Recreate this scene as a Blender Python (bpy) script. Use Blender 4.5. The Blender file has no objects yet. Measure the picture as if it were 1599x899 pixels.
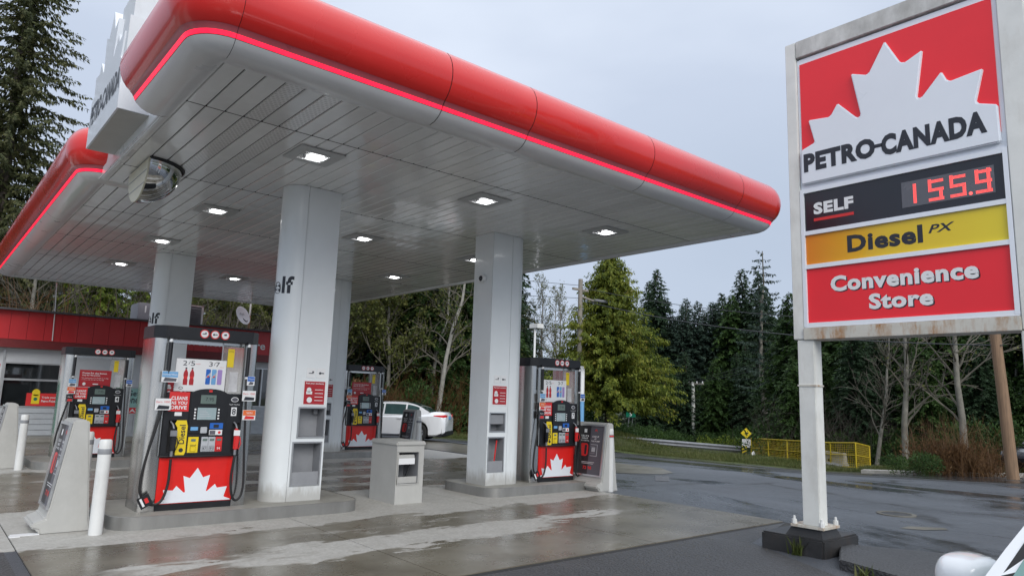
import bpy, bmesh, math, random
import numpy as np
from mathutils import Vector, Matrix
R = math.radians
random.seed(7)
S = bpy.context.scene
COL = S.collection

# ------------------------------------------------------------ camera, sky, sun
cd = bpy.data.cameras.new('camera'); cam = bpy.data.objects.new('camera', cd); COL.objects.link(cam)
S.camera = cam
cd.sensor_width = 36; cd.sensor_fit = 'HORIZONTAL'; cd.lens = 36*1094.4/1599
cd.clip_start = .05; cd.clip_end = 3000
yaw, pitch, roll = R(40.1), R(8.95), R(1.85)
fw = Vector((math.sin(yaw)*math.cos(pitch), math.cos(yaw)*math.cos(pitch), math.sin(pitch)))
rt = Vector((math.cos(yaw), -math.sin(yaw), 0)); up = rt.cross(fw)
r2 = rt*math.cos(roll)+up*math.sin(roll); u2 = -rt*math.sin(roll)+up*math.cos(roll)
m = Matrix((r2, u2, -fw)).transposed().to_4x4(); m.translation = (0, 0, 1.65); cam.matrix_world = m

S.view_settings.view_transform = 'Standard'; S.view_settings.look = 'None'
S.view_settings.gamma = 1; S.view_settings.exposure = 0.5
SUN_EL, SUN_AZ = R(33), R(200)
w = bpy.data.worlds.new('World'); S.world = w; w.use_nodes = True
nt = w.node_tree; nt.nodes.clear()
out = nt.nodes.new('ShaderNodeOutputWorld'); bg = nt.nodes.new('ShaderNodeBackground')
sky = nt.nodes.new('ShaderNodeTexSky'); sky.sky_type = 'NISHITA'; sky.sun_disc = False
sky.sun_elevation = SUN_EL; sky.sun_rotation = SUN_AZ
hs = nt.nodes.new('ShaderNodeHueSaturation'); hs.inputs['Saturation'].default_value = .35
tc = nt.nodes.new('ShaderNodeTexCoord'); mp = nt.nodes.new('ShaderNodeMapping')
mp.inputs['Scale'].default_value = (1, 1, 2.6)
no = nt.nodes.new('ShaderNodeTexNoise'); no.inputs['Scale'].default_value = 1.5; no.inputs['Detail'].default_value = 5
no.inputs['Roughness'].default_value = .45
sx = nt.nodes.new('ShaderNodeSeparateXYZ')
cr = nt.nodes.new('ShaderNodeValToRGB')       # overcast layer: denser cloud low down, thinner above
cr.color_ramp.elements[0].position = 0.08; cr.color_ramp.elements[0].color = (3.3, 4.05, 5.2, 1)
cr.color_ramp.elements[1].position = 1.0; cr.color_ramp.elements[1].color = (10.5, 11.2, 12.2, 1)
_e = cr.color_ramp.elements.new(.55); _e.color = (4.9, 5.6, 6.9, 1)
ad = nt.nodes.new('ShaderNodeMath'); ad.operation = 'MULTIPLY_ADD'; ad.inputs[1].default_value = .9
mu = nt.nodes.new('ShaderNodeMath'); mu.operation = 'MULTIPLY_ADD'; mu.inputs[1].default_value = .55; mu.inputs[2].default_value = -.09
mix = nt.nodes.new('ShaderNodeMix'); mix.data_type = 'RGBA'; mix.inputs['Factor'].default_value = .88
L = nt.links
L.new(tc.outputs['Generated'], mp.inputs[0]); L.new(mp.outputs[0], no.inputs['Vector'])
L.new(tc.outputs['Generated'], sx.inputs[0]); L.new(no.outputs['Fac'], mu.inputs[0])
L.new(sx.outputs['Z'], ad.inputs[0]); L.new(mu.outputs[0], ad.inputs[2]); L.new(ad.outputs[0], cr.inputs[0])
L.new(sky.outputs[0], hs.inputs['Color']); L.new(hs.outputs[0], mix.inputs['A']); L.new(cr.outputs[0], mix.inputs['B'])
L.new(mix.outputs['Result'], bg.inputs['Color']); L.new(bg.outputs[0], out.inputs[0])
bg.inputs['Strength'].default_value = .09
sd = bpy.data.lights.new('sun', 'SUN'); sun = bpy.data.objects.new('sun', sd); COL.objects.link(sun)
sd.energy = 1.5; sd.angle = R(40); sd.color = (1, .96, .9)
sv = Vector((math.sin(SUN_AZ)*math.cos(SUN_EL), math.cos(SUN_AZ)*math.cos(SUN_EL), math.sin(SUN_EL)))
sun.rotation_euler = sv.to_track_quat('Z', 'Y').to_euler()

# ------------------------------------------------------------ materials
def newmat(name):
    m = bpy.data.materials.new(name); m.use_nodes = True
    return m, m.node_tree, m.node_tree.nodes['Principled BSDF']
def N(nt, t, **k):
    n = nt.nodes.new(t)
    for a, v in k.items():
        if a.startswith('i_'): n.inputs[a[2:].replace('_', ' ')].default_value = v
        else: setattr(n, a, v)
    return n
def mathn(nt, op, a, b=None, c=None, clamp=False):
    n = nt.nodes.new('ShaderNodeMath'); n.operation = op; n.use_clamp = clamp
    for i, v in enumerate((a, b, c)):
        if v is None: continue
        if hasattr(v, 'is_linked'): nt.links.new(v, n.inputs[i])
        else: n.inputs[i].default_value = v
    return n.outputs[0]
def ramp(nt, fac, stops):
    n = nt.nodes.new('ShaderNodeValToRGB'); e = n.color_ramp.elements
    while len(e) < len(stops): e.new(.5)
    for i, (p, c) in enumerate(stops):
        e[i].position = p; e[i].color = (*c, 1) if len(c) == 3 else c
    nt.links.new(fac, n.inputs[0]); return n.outputs[0]
def noise(nt, scale, detail=4, rough=.55, vec=None, dist=0):
    n = nt.nodes.new('ShaderNodeTexNoise'); n.inputs['Scale'].default_value = scale
    n.inputs['Detail'].default_value = detail; n.inputs['Roughness'].default_value = rough
    n.inputs['Distortion'].default_value = dist
    if vec is not None: nt.links.new(vec, n.inputs['Vector'])
    return n.outputs['Fac']
def objco(nt, scale=None):
    c = nt.nodes.new('ShaderNodeTexCoord').outputs['Object']
    if scale:
        mp = nt.nodes.new('ShaderNodeMapping'); mp.inputs['Scale'].default_value = scale
        nt.links.new(c, mp.inputs[0]); c = mp.outputs[0]
    return c
def mixc(nt, f, a, b):
    n = nt.nodes.new('ShaderNodeMix'); n.data_type = 'RGBA'
    for s, v in (('Factor', f), ('A', a), ('B', b)):
        if hasattr(v, 'is_linked'): nt.links.new(v, n.inputs[s])
        else: n.inputs[s].default_value = v if s == 'Factor' else (*v, 1)
    return n.outputs['Result']
def bump(nt, bs, h, strength=.3, dist=.01):
    b = nt.nodes.new('ShaderNodeBump'); b.inputs['Strength'].default_value = strength; b.inputs['Distance'].default_value = dist
    nt.links.new(h, b.inputs['Height']); nt.links.new(b.outputs[0], bs.inputs['Normal'])
def simple(name, col, rough=.5, metal=0, var=.08, scale=6, bmp=0, coat=0, dirt=0, dirtcol=(.1, .08, .06), emit=0, alpha=1, stretch=(1, 1, 1), rvar=.1):
    m, nt, b = newmat(name)
    co = objco(nt, stretch); n = noise(nt, scale, 5, .6, co)
    lo = tuple(c*(1-var) for c in col); hi = tuple(min(1, c*(1+var)) for c in col)
    c = ramp(nt, n, [(.3, lo), (.7, hi)])
    if dirt:
        n2 = noise(nt, scale*.6, 8, .7, objco(nt, (1, 1, .35)))
        f = ramp(nt, n2, [(.62-.3*dirt, (0, 0, 0)), (.78, (dirt, dirt, dirt))])
        c = mixc(nt, f, c, dirtcol)
    nt.links.new(c, b.inputs['Base Color'])
    rr = mathn(nt, 'MULTIPLY_ADD', n, rvar*2, rough-rvar, True); nt.links.new(rr, b.inputs['Roughness'])
    b.inputs['Metallic'].default_value = metal
    if coat: b.inputs['Coat Weight'].default_value = coat; b.inputs['Coat Roughness'].default_value = .06
    if bmp: bump(nt, b, noise(nt, scale*5, 4, .6, objco(nt)), bmp, .004)
    if emit:
        nt.links.new(c, b.inputs['Emission Color']); b.inputs['Emission Strength'].default_value = emit
    if alpha < 1: b.inputs['Alpha'].default_value = alpha
    return m

M = {}
M['white'] = simple('white_cladding', (.76, .80, .82), .3, var=.04, scale=1.2, coat=.3, dirt=.18, dirtcol=(.42, .42, .40))
M['white_pole'] = simple('weathered_white_paint', (.74, .75, .72), .5, var=.07, scale=3, dirt=.4, dirtcol=(.30, .25, .18), bmp=.2)
M['bollard'] = simple('bollard_paint', (.72, .73, .72), .4, var=.05, scale=4, dirt=.5, dirtcol=(.36, .34, .3), bmp=.15)
def rust_mat():
    m, nt, b = newmat('rust_streaked_white_paint')
    st_ = noise(nt, 7, 6, .75, objco(nt, (1, 1, .25))); pt = noise(nt, 2.2, 6, .7, objco(nt))
    c = ramp(nt, noise(nt, 3, 5, .6, objco(nt)), [(.3, (.50, .48, .42)), (.7, (.66, .64, .58))])
    f = mathn(nt, 'MULTIPLY', ramp(nt, st_, [(.47, (0, 0, 0)), (.64, (1, 1, 1))]), ramp(nt, pt, [(.38, (.15, .15, .15)), (.62, (1, 1, 1))]))
    nt.links.new(mixc(nt, f, c, (.36, .17, .05)), b.inputs['Base Color']); b.inputs['Roughness'].default_value = .55; bump(nt, b, st_, .3, .004); return m
M['rusty_white'] = rust_mat()
M['grime_white'] = simple('grimy_white_paint', (.62, .62, .60), .55, var=.14, scale=5, dirt=.75, dirtcol=(.2, .19, .16), bmp=.2)
def clad_mat():
    m, nt, b = newmat('white_column_cladding')
    co = objco(nt); sp = nt.nodes.new('ShaderNodeSeparateXYZ'); nt.links.new(co, sp.inputs[0])
    n1 = noise(nt, 1.2, 5, .6, co); n2 = noise(nt, 9, 7, .75, objco(nt, (1, 1, .22)))
    c = ramp(nt, n1, [(.3, (.73, .77, .79)), (.7, (.80, .84, .86))])
    low = mathn(nt, 'MULTIPLY', mathn(nt, 'SUBTRACT', mathn(nt, 'MULTIPLY_ADD', n2, .5, .02), sp.outputs[2]), 5, None, True)
    c = mixc(nt, mathn(nt, 'MULTIPLY', low, .6), c, (.30, .28, .24))
    sm = mathn(nt, 'MULTIPLY', mathn(nt, 'SUBTRACT', noise(nt, 3, 8, .75, objco(nt, (1, 1, .15))), .58), 2.5, None, True)
    c = mixc(nt, mathn(nt, 'MULTIPLY', sm, .5), c, (.50, .50, .48))
    nt.links.new(c, b.inputs['Base Color']); b.inputs['Roughness'].default_value = .33; b.inputs['Coat Weight'].default_value = .25; b.inputs['Coat Roughness'].default_value = .1
    h = noise(nt, .8, 2, .5, objco(nt, (1, 1, .5))); bump(nt, b, h, .15, .03); return m
M['clad'] = clad_mat()
M['leafwhite'] = simple('white_sign_acrylic', (.78, .82, .88), .3, var=.03, scale=1, coat=.4)
M['red'] = simple('red_enamel', (.62, .018, .014), .28, var=.06, scale=.7, coat=.6, dirt=.12, dirtcol=(.25, .02, .02))
M['signred'] = simple('red_sign_acrylic', (.86, .018, .03), .35, var=.04, scale=1, coat=.15)
M['storered'] = simple('red_metal_fascia', (.50, .012, .018), .4, var=.1, scale=1.2, coat=.1, dirt=.15)
M['storedark'] = simple('dark_red_metal', (.16, .012, .014), .4, var=.1)
M['pumpred'] = simple('red_pump_panel', (.72, .016, .012), .32, var=.05, coat=.15, dirt=.12, dirtcol=(.3, .03, .03))
M['black'] = simple('black_plastic', (.009, .010, .013), .42, var=.2, scale=8, bmp=.05)
M['rubber'] = simple('black_rubber', (.012, .012, .013), .5, var=.2)
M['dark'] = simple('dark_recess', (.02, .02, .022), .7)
M['steel'] = simple('brushed_stainless', (.52, .52, .51), .2, metal=1, var=.12, scale=3, stretch=(5, 5, .25), dirt=.2, dirtcol=(.2, .19, .18))
M['alu'] = simple('aluminium_frame', (.5, .51, .52), .35, metal=.8, var=.06)
M['greyplastic'] = simple('grey_plastic', (.45, .45, .43), .5, var=.06, scale=3, dirt=.2, dirtcol=(.2, .19, .17), bmp=.1)
M['niche'] = simple('grey_niche_liner', (.27, .28, .30), .45, var=.08, dirt=.2)
M['yellow'] = simple('yellow_label', (.80, .60, .02), .4, var=.04)
M['greybtn'] = simple('grey_button', (.45, .47, .50), .4)
M['bluebtn'] = simple('blue_label', (.02, .13, .50), .4)
M['lightblue'] = simple('pale_blue_print', (.16, .38, .66), .4)
M['purple'] = simple('purple_print', (.36, .25, .55), .4)
M['whiteprint'] = simple('white_print', (.78, .79, .80), .4, var=.02)
M['redprint'] = simple('red_print', (.66, .03, .03), .4, var=.03)
M['maroon'] = simple('maroon_print', (.42, .02, .028), .4, var=.04)
M['orange'] = simple('orange_print', (.75, .16, .04), .4)
M['ink'] = simple('dark_ink', (.02, .024, .035), .45, var=.1)
M['greyposter'] = simple('slate_poster', (.10, .10, .12), .5)
M['blackposter'] = simple('black_poster', (.022, .022, .026), .5)
M['teal'] = simple('teal_poster', (.28, .50, .48), .4)
M['green'] = simple('green_panel', (.0, .16, .09), .4)
M['cream'] = simple('cream_plastic', (.60, .58, .46), .45, var=.05)
M['lcd'] = simple('lcd_glass', (.28, .36, .38), .2, var=.08, emit=.12)
M['lcd2'] = simple('green_lcd_glass', (.14, .19, .17), .2, var=.08)
M['led'] = simple('red_neon_strip', (1, .012, .045), .4, var=.15, scale=14, emit=1.05)
M['ledhouse'] = simple('pink_strip_housing', (.42, .08, .10), .3, var=.08, coat=.3)
M['digit'] = simple('red_price_digits', (1, .09, .08), .4, var=.02, emit=1.4)
M['lamp'] = simple('canopy_lamp_lens', (1, 1, 1), .4, var=0, emit=9)
M['bezel'] = simple('lamp_bezel', (.42, .43, .43), .35, var=.05)
M['grout'] = simple('dark_gap', (.03, .03, .03), .8)
M['blackpanel'] = simple('black_glossy_panel', (.012, .013, .020), .2, coat=.3, var=.1)
M['dispgrey'] = simple('display_window', (.10, .10, .115), .25, coat=.6)
M['siding'] = simple('pale_siding', (.44, .47, .50), .5, var=.06, dirt=.2, dirtcol=(.3, .3, .28))
M['storewhite'] = simple('store_wall_paint', (.60, .63, .66), .45, var=.04, dirt=.1)
M['wood'] = simple('weathered_pole_wood', (.25, .23, .20), .8, var=.25, scale=4, bmp=.6, stretch=(6, 6, .3))
M['brownwood'] = simple('brown_pole_wood', (.22, .14, .085), .8, var=.3, scale=4, bmp=.6, stretch=(6, 6, .3))
M['bark'] = simple('conifer_bark', (.075, .062, .05), .9, var=.35, scale=6, bmp=.8, stretch=(3, 3, .5))
M['palebark'] = simple('pale_alder_bark', (.19, .18, .155), .85, var=.35, scale=4, bmp=.5, dirt=.7, dirtcol=(.09, .09, .07))
M['birch'] = simple('mottled_pale_bark', (.30, .29, .26), .85, var=.3, scale=5, bmp=.5, dirt=.8, dirtcol=(.09, .09, .07))
M['hvac'] = simple('hvac_sheet_metal', (.26, .27, .30), .5, metal=.2, var=.1)
M['hvacdark'] = simple('hvac_louvre', (.08, .085, .095), .5, var=.15)
M['rustpole'] = simple('rusty_mast', (.36, .20, .10), .7, var=.4, dirt=.5, dirtcol=(.5, .5, .48))
M['carwhite'] = simple('white_car_paint', (.80, .82, .84), .22, var=.01, coat=1)
M['cardark'] = simple('black_car_paint', (.015, .017, .022), .2, var=.1, coat=1)
M['tyre'] = simple('tyre_rubber', (.02, .02, .02), .8, bmp=.2)
M['rim'] = simple('silver_wheel', (.55, .56, .58), .3, metal=.7)
M['tail'] = simple('red_tail_lens', (.55, .01, .015), .15, coat=1, emit=.15)
M['wire'] = simple('cable_sheath', (.05, .055, .06), .6)
M['jersey'] = simple('rough_concrete_barrier', (.36, .35, .32), .85, var=.15, bmp=.5, dirt=.4)
M['black_base'] = simple('black_painted_concrete', (.03, .03, .031), .45, var=.3, scale=5, bmp=.5, dirt=.25, dirtcol=(.1, .06, .035))
M['galv'] = simple('galvanised_rail', (.24, .25, .27), .45, metal=.5, var=.15, dirt=.3)
M['yelpaint'] = simple('yellow_paint', (.50, .37, .02), .45, var=.1, dirt=.25, dirtcol=(.35, .22, .03))
M['brochure'] = simple('glossy_brochure', (.6, .6, .62), .3, var=.2)

def glassmat(name, col, rough=.04):
    m, nt, b = newmat(name)
    b.inputs['Base Color'].default_value = (*col, 1); b.inputs['Roughness'].default_value = rough
    b.inputs['Coat Weight'].default_value = 1; b.inputs['Coat Roughness'].default_value = .02
    b.inputs['Specular IOR Level'].default_value = .8
    nt.links.new(ramp(nt, noise(nt, 2, 2, .5, objco(nt)), [(.3, tuple(c*.7 for c in col)), (.7, tuple(c*1.3 for c in col))]), b.inputs['Base Color'])
    return m
M['glass'] = glassmat('dark_window_glass', (.015, .018, .02))
M['carglass'] = glassmat('tinted_car_glass', (.035, .075, .075))
M['tealglass'] = glassmat('teal_car_glass', (.10, .24, .22))
def pane_mat():
    m, nt, b = newmat('clear_acrylic_pane')
    b.inputs['Base Color'].default_value = (.75, .74, .70, 1); b.inputs['Alpha'].default_value = .16
    nt.links.new(ramp(nt, noise(nt, 5, 3, .5, objco(nt)), [(.3, (.62, .6, .56)), (.7, (.8, .79, .76))]), b.inputs['Base Color'])
    b.inputs['Roughness'].default_value = .12; return m
M['pane'] = pane_mat()
def chrome_mat():
    m, nt, b = newmat('mirror_dome_chrome'); b.inputs['Metallic'].default_value = 1
    nt.links.new(ramp(nt, noise(nt, 3, 2, .5, objco(nt)), [(.3, (.62, .63, .64)), (.7, (.75, .76, .77))]), b.inputs['Base Color'])
    b.inputs['Roughness'].default_value = .06; return m
M['chrome'] = chrome_mat()
def mesh_mat():
    m, nt, b = newmat('yellow_wire_mesh')
    co = objco(nt)
    sp = nt.nodes.new('ShaderNodeSeparateXYZ'); nt.links.new(co, sp.inputs[0])
    return m

def ceiling_mat(name, vent=False):
    m, nt, b = newmat(name)
    co = objco(nt)
    n = noise(nt, 1.1, 5, .6, co)
    info = nt.nodes.new('ShaderNodeObjectInfo').outputs['Random']
    base = ramp(nt, n, [(.3, (.76, .77, .77)), (.7, (.85, .86, .86))])
    k = ramp(nt, info, [(0, (.86, .86, .86)), (1, (1, 1, 1))])
    mm = nt.nodes.new('ShaderNodeMix'); mm.data_type = 'RGBA'; mm.blend_type = 'MULTIPLY'; mm.inputs['Factor'].default_value = 1
    nt.links.new(base, mm.inputs['A']); nt.links.new(k, mm.inputs['B']); c = mm.outputs['Result']
    if vent:
        br = nt.nodes.new('ShaderNodeTexBrick'); br.inputs['Scale'].default_value = 1
        br.inputs['Brick Width'].default_value = .055; br.inputs['Row Height'].default_value = .045; br.inputs['Mortar Size'].default_value = .011
        nt.links.new(co, br.inputs['Vector'])
        br.inputs['Color1'].default_value = (.52, .52, .52, 1); br.inputs['Color2'].default_value = (.56, .56, .56, 1); br.inputs['Mortar'].default_value = (.72, .72, .72, 1)
        c = br.outputs['Color']
    nt.links.new(c, b.inputs['Base Color'])
    b.inputs['Roughness'].default_value = .17
    b.inputs['Specular IOR Level'].default_value = .55
    b.inputs['Coat Weight'].default_value = .5; b.inputs['Coat Roughness'].default_value = .05
    h = noise(nt, .9, 3, .5, objco(nt, (1.6, .8, 1)), 1.0)
    bp = nt.nodes.new('ShaderNodeBump'); bp.inputs['Strength'].default_value = .35; bp.inputs['Distance'].default_value = .05
    nt.links.new(h, bp.inputs['Height']); nt.links.new(bp.outputs[0], b.inputs['Normal']); nt.links.new(bp.outputs[0], b.inputs['Coat Normal'])
    return m
M['plank'] = ceiling_mat('glossy_soffit_plank'); M['ventplank'] = ceiling_mat('perforated_soffit_plank', True)
M['cove'] = simple('grey_cove_enamel', (.66, .67, .68), .3, var=.05, scale=1, coat=.3, dirt=.2, dirtcol=(.3, .3, .29))

def concrete_mat():
    m, nt, b = newmat('wet_concrete')
    co = objco(nt); sp = nt.nodes.new('ShaderNodeSeparateXYZ'); nt.links.new(co, sp.inputs[0]); x, y = sp.outputs[0], sp.outputs[1]
    big = noise(nt, .55, 6, .62, objco(nt, (.55, 1.5, 1)), .6)
    med = noise(nt, 2.2, 6, .6, objco(nt, (.5, 1.4, 1)), .3)
    fine = noise(nt, 28, 5, .7, co)
    rag = noise(nt, 5.0, 8, .7, objco(nt, (.4, 1.2, 1)), .8)
    yw = mathn(nt, 'ADD', y, mathn(nt, 'ADD', mathn(nt, 'MULTIPLY_ADD', med, 1.5, -.75), mathn(nt, 'MULTIPLY_ADD', rag, .7, -.35)))
    xw = mathn(nt, 'ADD', x, mathn(nt, 'MULTIPLY_ADD', big, 5, -2.5))
    def strip(c, hw, coord=None, k=16):
        d = mathn(nt, 'ABSOLUTE', mathn(nt, 'SUBTRACT', coord if coord is not None else yw, c))
        return mathn(nt, 'MULTIPLY', mathn(nt, 'SUBTRACT', hw, d), k, None, True)
    def both(a, b): return mathn(nt, 'MULTIPLY', a, b)
    parts = [strip(9.85, 1.3), both(strip(7.17, .42), strip(4.9, 1.9, xw, 3)), both(strip(7.42, .17), strip(6.9, 2.2, xw, 3)), both(strip(7.15, .16), strip(2.6, .8, xw, 3)), both(strip(7.95, .05), strip(5, 1.7, xw, 3)),
             strip(17.2, 1.35), both(strip(13.0, .25), strip(6, 3, xw, 3)), both(strip(14.6, .18), strip(6, 4, xw, 3)), both(strip(11.9, .12), strip(7, 2, xw, 3))]
    dry = parts[0]
    for p_ in parts[1:]: dry = mathn(nt, 'MAXIMUM', dry, p_)
    dry = mathn(nt, 'MULTIPLY', dry, mathn(nt, 'MULTIPLY_ADD', noise(nt, 3.5, 6, .7, co), .8, .5, True))
    drycol = ramp(nt, fine, [(.3, (.36, .35, .325)), (.7, (.50, .49, .46))])
    wetcol = ramp(nt, noise(nt, .9, 6, .6, co), [(.3, (.10, .086, .062)), (.5, (.165, .147, .112)), (.72, (.24, .22, .18))])
    wc = mixc(nt, ramp(nt, fine, [(.35, (0, 0, 0)), (.8, (.25, .25, .25))]), wetcol, (.09, .08, .07))
    nt.links.new(mixc(nt, dry, wc, drycol), b.inputs['Base Color'])
    wr = mathn(nt, 'MULTIPLY_ADD', noise(nt, 1.3, 5, .65, co), .60, .0, True)
    rr = nt.nodes.new('ShaderNodeMix'); rr.data_type = 'FLOAT'
    nt.links.new(dry, rr.inputs['Factor']); nt.links.new(wr, rr.inputs['A']); rr.inputs['B'].default_value = .7
    nt.links.new(rr.outputs[0], b.inputs['Roughness'])
    hh = mathn(nt, 'ADD', mathn(nt, 'MULTIPLY', fine, mathn(nt, 'MULTIPLY_ADD', dry, .7, .12)), mathn(nt, 'MULTIPLY', big, .6))
    bump(nt, b, hh, .3, .006)
    return m
M['concrete'] = concrete_mat()
M['kerb'] = simple('island_concrete', (.30, .29, .26), .55, var=.18, scale=4, bmp=.4, dirt=.5, dirtcol=(.13, .115, .09))
M['kerbsteel'] = simple('galvanised_kerb_edging', (.30, .30, .29), .4, metal=.5, var=.2, scale=2, dirt=.5, dirtcol=(.12, .11, .1), stretch=(1, 1, .3))

def asphalt_mat(name, base, coarse=1.0, wet=.5, cracks=True, bd=.010):
    m, nt, b = newmat(name)
    co = objco(nt)
    big = noise(nt, .16, 6, .6, objco(nt, (1, 1.0, 1)), .5)
    streak = noise(nt, .5, 5, .6, objco(nt, (1.0, .35, 1)), .8)
    fine = noise(nt, 55, 3, .8, co)
    agg = nt.nodes.new('ShaderNodeTexVoronoi'); agg.inputs['Scale'].default_value = 70*coarse; nt.links.new(co, agg.inputs['Vector'])
    c = ramp(nt, streak, [(.3, tuple(v*.72 for v in base)), (.7, tuple(v*1.35 for v in base))])
    c = mixc(nt, ramp(nt, agg.outputs['Distance'], [(.0, (.7, .7, .7)), (.36, (0, 0, 0))]), c, tuple(min(1, v*2.9) for v in base))
    c = mixc(nt, ramp(nt, big, [(.42, (0, 0, 0)), (.62, (.5, .5, .5))]), c, tuple(v*.6 for v in base))
    h = mathn(nt, 'ADD', mathn(nt, 'MULTIPLY', fine, .5), mathn(nt, 'MULTIPLY', agg.outputs['Distance'], -.9))
    if cracks:
        vo = nt.nodes.new('ShaderNodeTexVoronoi'); vo.feature = 'DISTANCE_TO_EDGE'; vo.inputs['Scale'].default_value = .17
        va = nt.nodes.new('ShaderNodeVectorMath'); va.operation = 'ADD'
        nn = nt.nodes.new('ShaderNodeTexNoise'); nn.inputs['Scale'].default_value = .8; nn.inputs['Detail'].default_value = 6
        sc = nt.nodes.new('ShaderNodeVectorMath'); sc.operation = 'SCALE'; sc.inputs['Scale'].default_value = 1.6
        nt.links.new(nn.outputs['Color'], sc.inputs[0]); nt.links.new(co, nn.inputs['Vector'])
        nt.links.new(co, va.inputs[0]); nt.links.new(sc.outputs[0], va.inputs[1]); nt.links.new(va.outputs[0], vo.inputs['Vector'])
        ck = ramp(nt, vo.outputs['Distance'], [(.006, (1, 1, 1)), (.026, (0, 0, 0))])
        brk = ramp(nt, noise(nt, .35, 3, .5, co), [(.44, (0, 0, 0)), (.52, (.9, .9, .9))])
        ck2 = mathn(nt, 'MULTIPLY', ck, brk)
        c = mixc(nt, ck2, c, (.012, .012, .012)); h = mathn(nt, 'SUBTRACT', h, mathn(nt, 'MULTIPLY', ck2, 2))
    nt.links.new(c, b.inputs['Base Color'])
    pud = noise(nt, .33, 5, .55, objco(nt, (1.0, .55, 1)), .7)
    rg = ramp(nt, pud, [(.40, (.5, .5, .5)), (.53, (.5-.2*wet,)*3), (.60, (.08, .08, .08))])
    nt.links.new(rg, b.inputs['Roughness'])
    b.inputs['Specular IOR Level'].default_value = .5
    st = ramp(nt, pud, [(.5, (1, 1, 1)), (.61, (.12, .12, .12))])
    bump(nt, b, mathn(nt, 'MULTIPLY', h, st), .6, bd)
    return m
M['asphalt'] = asphalt_mat('wet_asphalt', (.072, .080, .094), 1.0, .9)
M['road'] = asphalt_mat('wet_road_asphalt', (.040, .042, .046), 1.0, 1.0)
M['patch'] = asphalt_mat('coarse_asphalt', (.060, .061, .064), .5, .6, False, .03)
M['apron'] = simple('worn_concrete_apron', (.15, .14, .115), .35, var=.2, scale=1.5, bmp=.3, dirt=.5, dirtcol=(.08, .075, .06), rvar=.2)

def ground_mat():
    m, nt, b = newmat('mossy_verge_soil')
    co = objco(nt); n = noise(nt, .4, 8, .65, co); f = noise(nt, 9, 6, .7, co)
    c = ramp(nt, n, [(.3, (.028, .026, .014)), (.48, (.045, .055, .018)), (.62, (.07, .095, .022)), (.75, (.06, .045, .025))])
    c = mixc(nt, ramp(nt, f, [(.4, (0, 0, 0)), (.7, (.6, .6, .6))]), c, (.03, .035, .015))
    nt.links.new(c, b.inputs['Base Color']); b.inputs['Roughness'].default_value = .9; bump(nt, b, f, .8, .05); return m
M['soil'] = ground_mat()

def leaf_mat(name, stops, rough=.6, trans=.25, huevar=True):
    m, nt, b = newmat(name)
    g = nt.nodes.new('ShaderNodeNewGeometry').outputs['Random Per Island']
    big = noise(nt, .7, 3, .5, objco(nt))
    f = mathn(nt, 'ADD', mathn(nt, 'MULTIPLY', g, .55), mathn(nt, 'MULTIPLY_ADD', big, 1.1, -.3), None, True)
    c = ramp(nt, f, stops); nt.links.new(c, b.inputs['Base Color'])
    b.inputs['Roughness'].default_value = rough; b.inputs['Specular IOR Level'].default_value = .3
    tr = nt.nodes.new('ShaderNodeBsdfTranslucent'); nt.links.new(c, tr.inputs['Color'])
    mx = nt.nodes.new('ShaderNodeMixShader'); mx.inputs[0].default_value = trans
    o = nt.nodes['Material Output']; nt.links.new(b.outputs[0], mx.inputs[1]); nt.links.new(tr.outputs[0], mx.inputs[2]); nt.links.new(mx.outputs[0], o.inputs[0])
    return m
M['f_dark'] = leaf_mat('dark_spruce_needles', [(0, (.012, .027, .013)), (.5, (.027, .056, .026)), (1, (.055, .095, .045))])
M['f_blue'] = leaf_mat('grey_green_needles', [(0, (.016, .032, .022)), (.5, (.034, .062, .044)), (1, (.07, .11, .08))])
M['f_cedar'] = leaf_mat('yellow_green_cedar_sprays', [(0, (.018, .038, .008)), (.4, (.10, .14, .02)), (.8, (.27, .30, .045)), (1, (.28, .21, .05))], trans=.4)
M['f_olive'] = leaf_mat('olive_cedar_sprays', [(0, (.03, .04, .018)), (.5, (.075, .088, .034)), (1, (.14, .135, .06))])
M['f_bright'] = leaf_mat('fresh_green_sprays', [(0, (.035, .06, .008)), (.5, (.11, .16, .02)), (1, (.22, .26, .04))], trans=.35)
M['f_moss'] = leaf_mat('yellow_green_moss_leaves', [(0, (.04, .052, .014)), (.5, (.095, .115, .03)), (1, (.19, .19, .05))], trans=.35)
M['f_mid'] = leaf_mat('mid_green_needles', [(0, (.012, .032, .008)), (.5, (.035, .075, .018)), (1, (.075, .13, .03))])
M['f_brown'] = leaf_mat('rust_brown_bracken', [(0, (.045, .022, .01)), (.5, (.11, .055, .022)), (1, (.19, .11, .045))])
M['f_grass'] = leaf_mat('grass_blades', [(0, (.04, .055, .014)), (.5, (.085, .11, .028)), (1, (.19, .18, .08))], trans=.3)
def twigm():
    return simple('bare_twig_bark', (.11, .10, .08), .9, var=.3, scale=3)
M['twig'] = twigm()
M['darktwig'] = simple('dark_twig_bark', (.05, .042, .034), .9, var=.3, scale=3)

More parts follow.
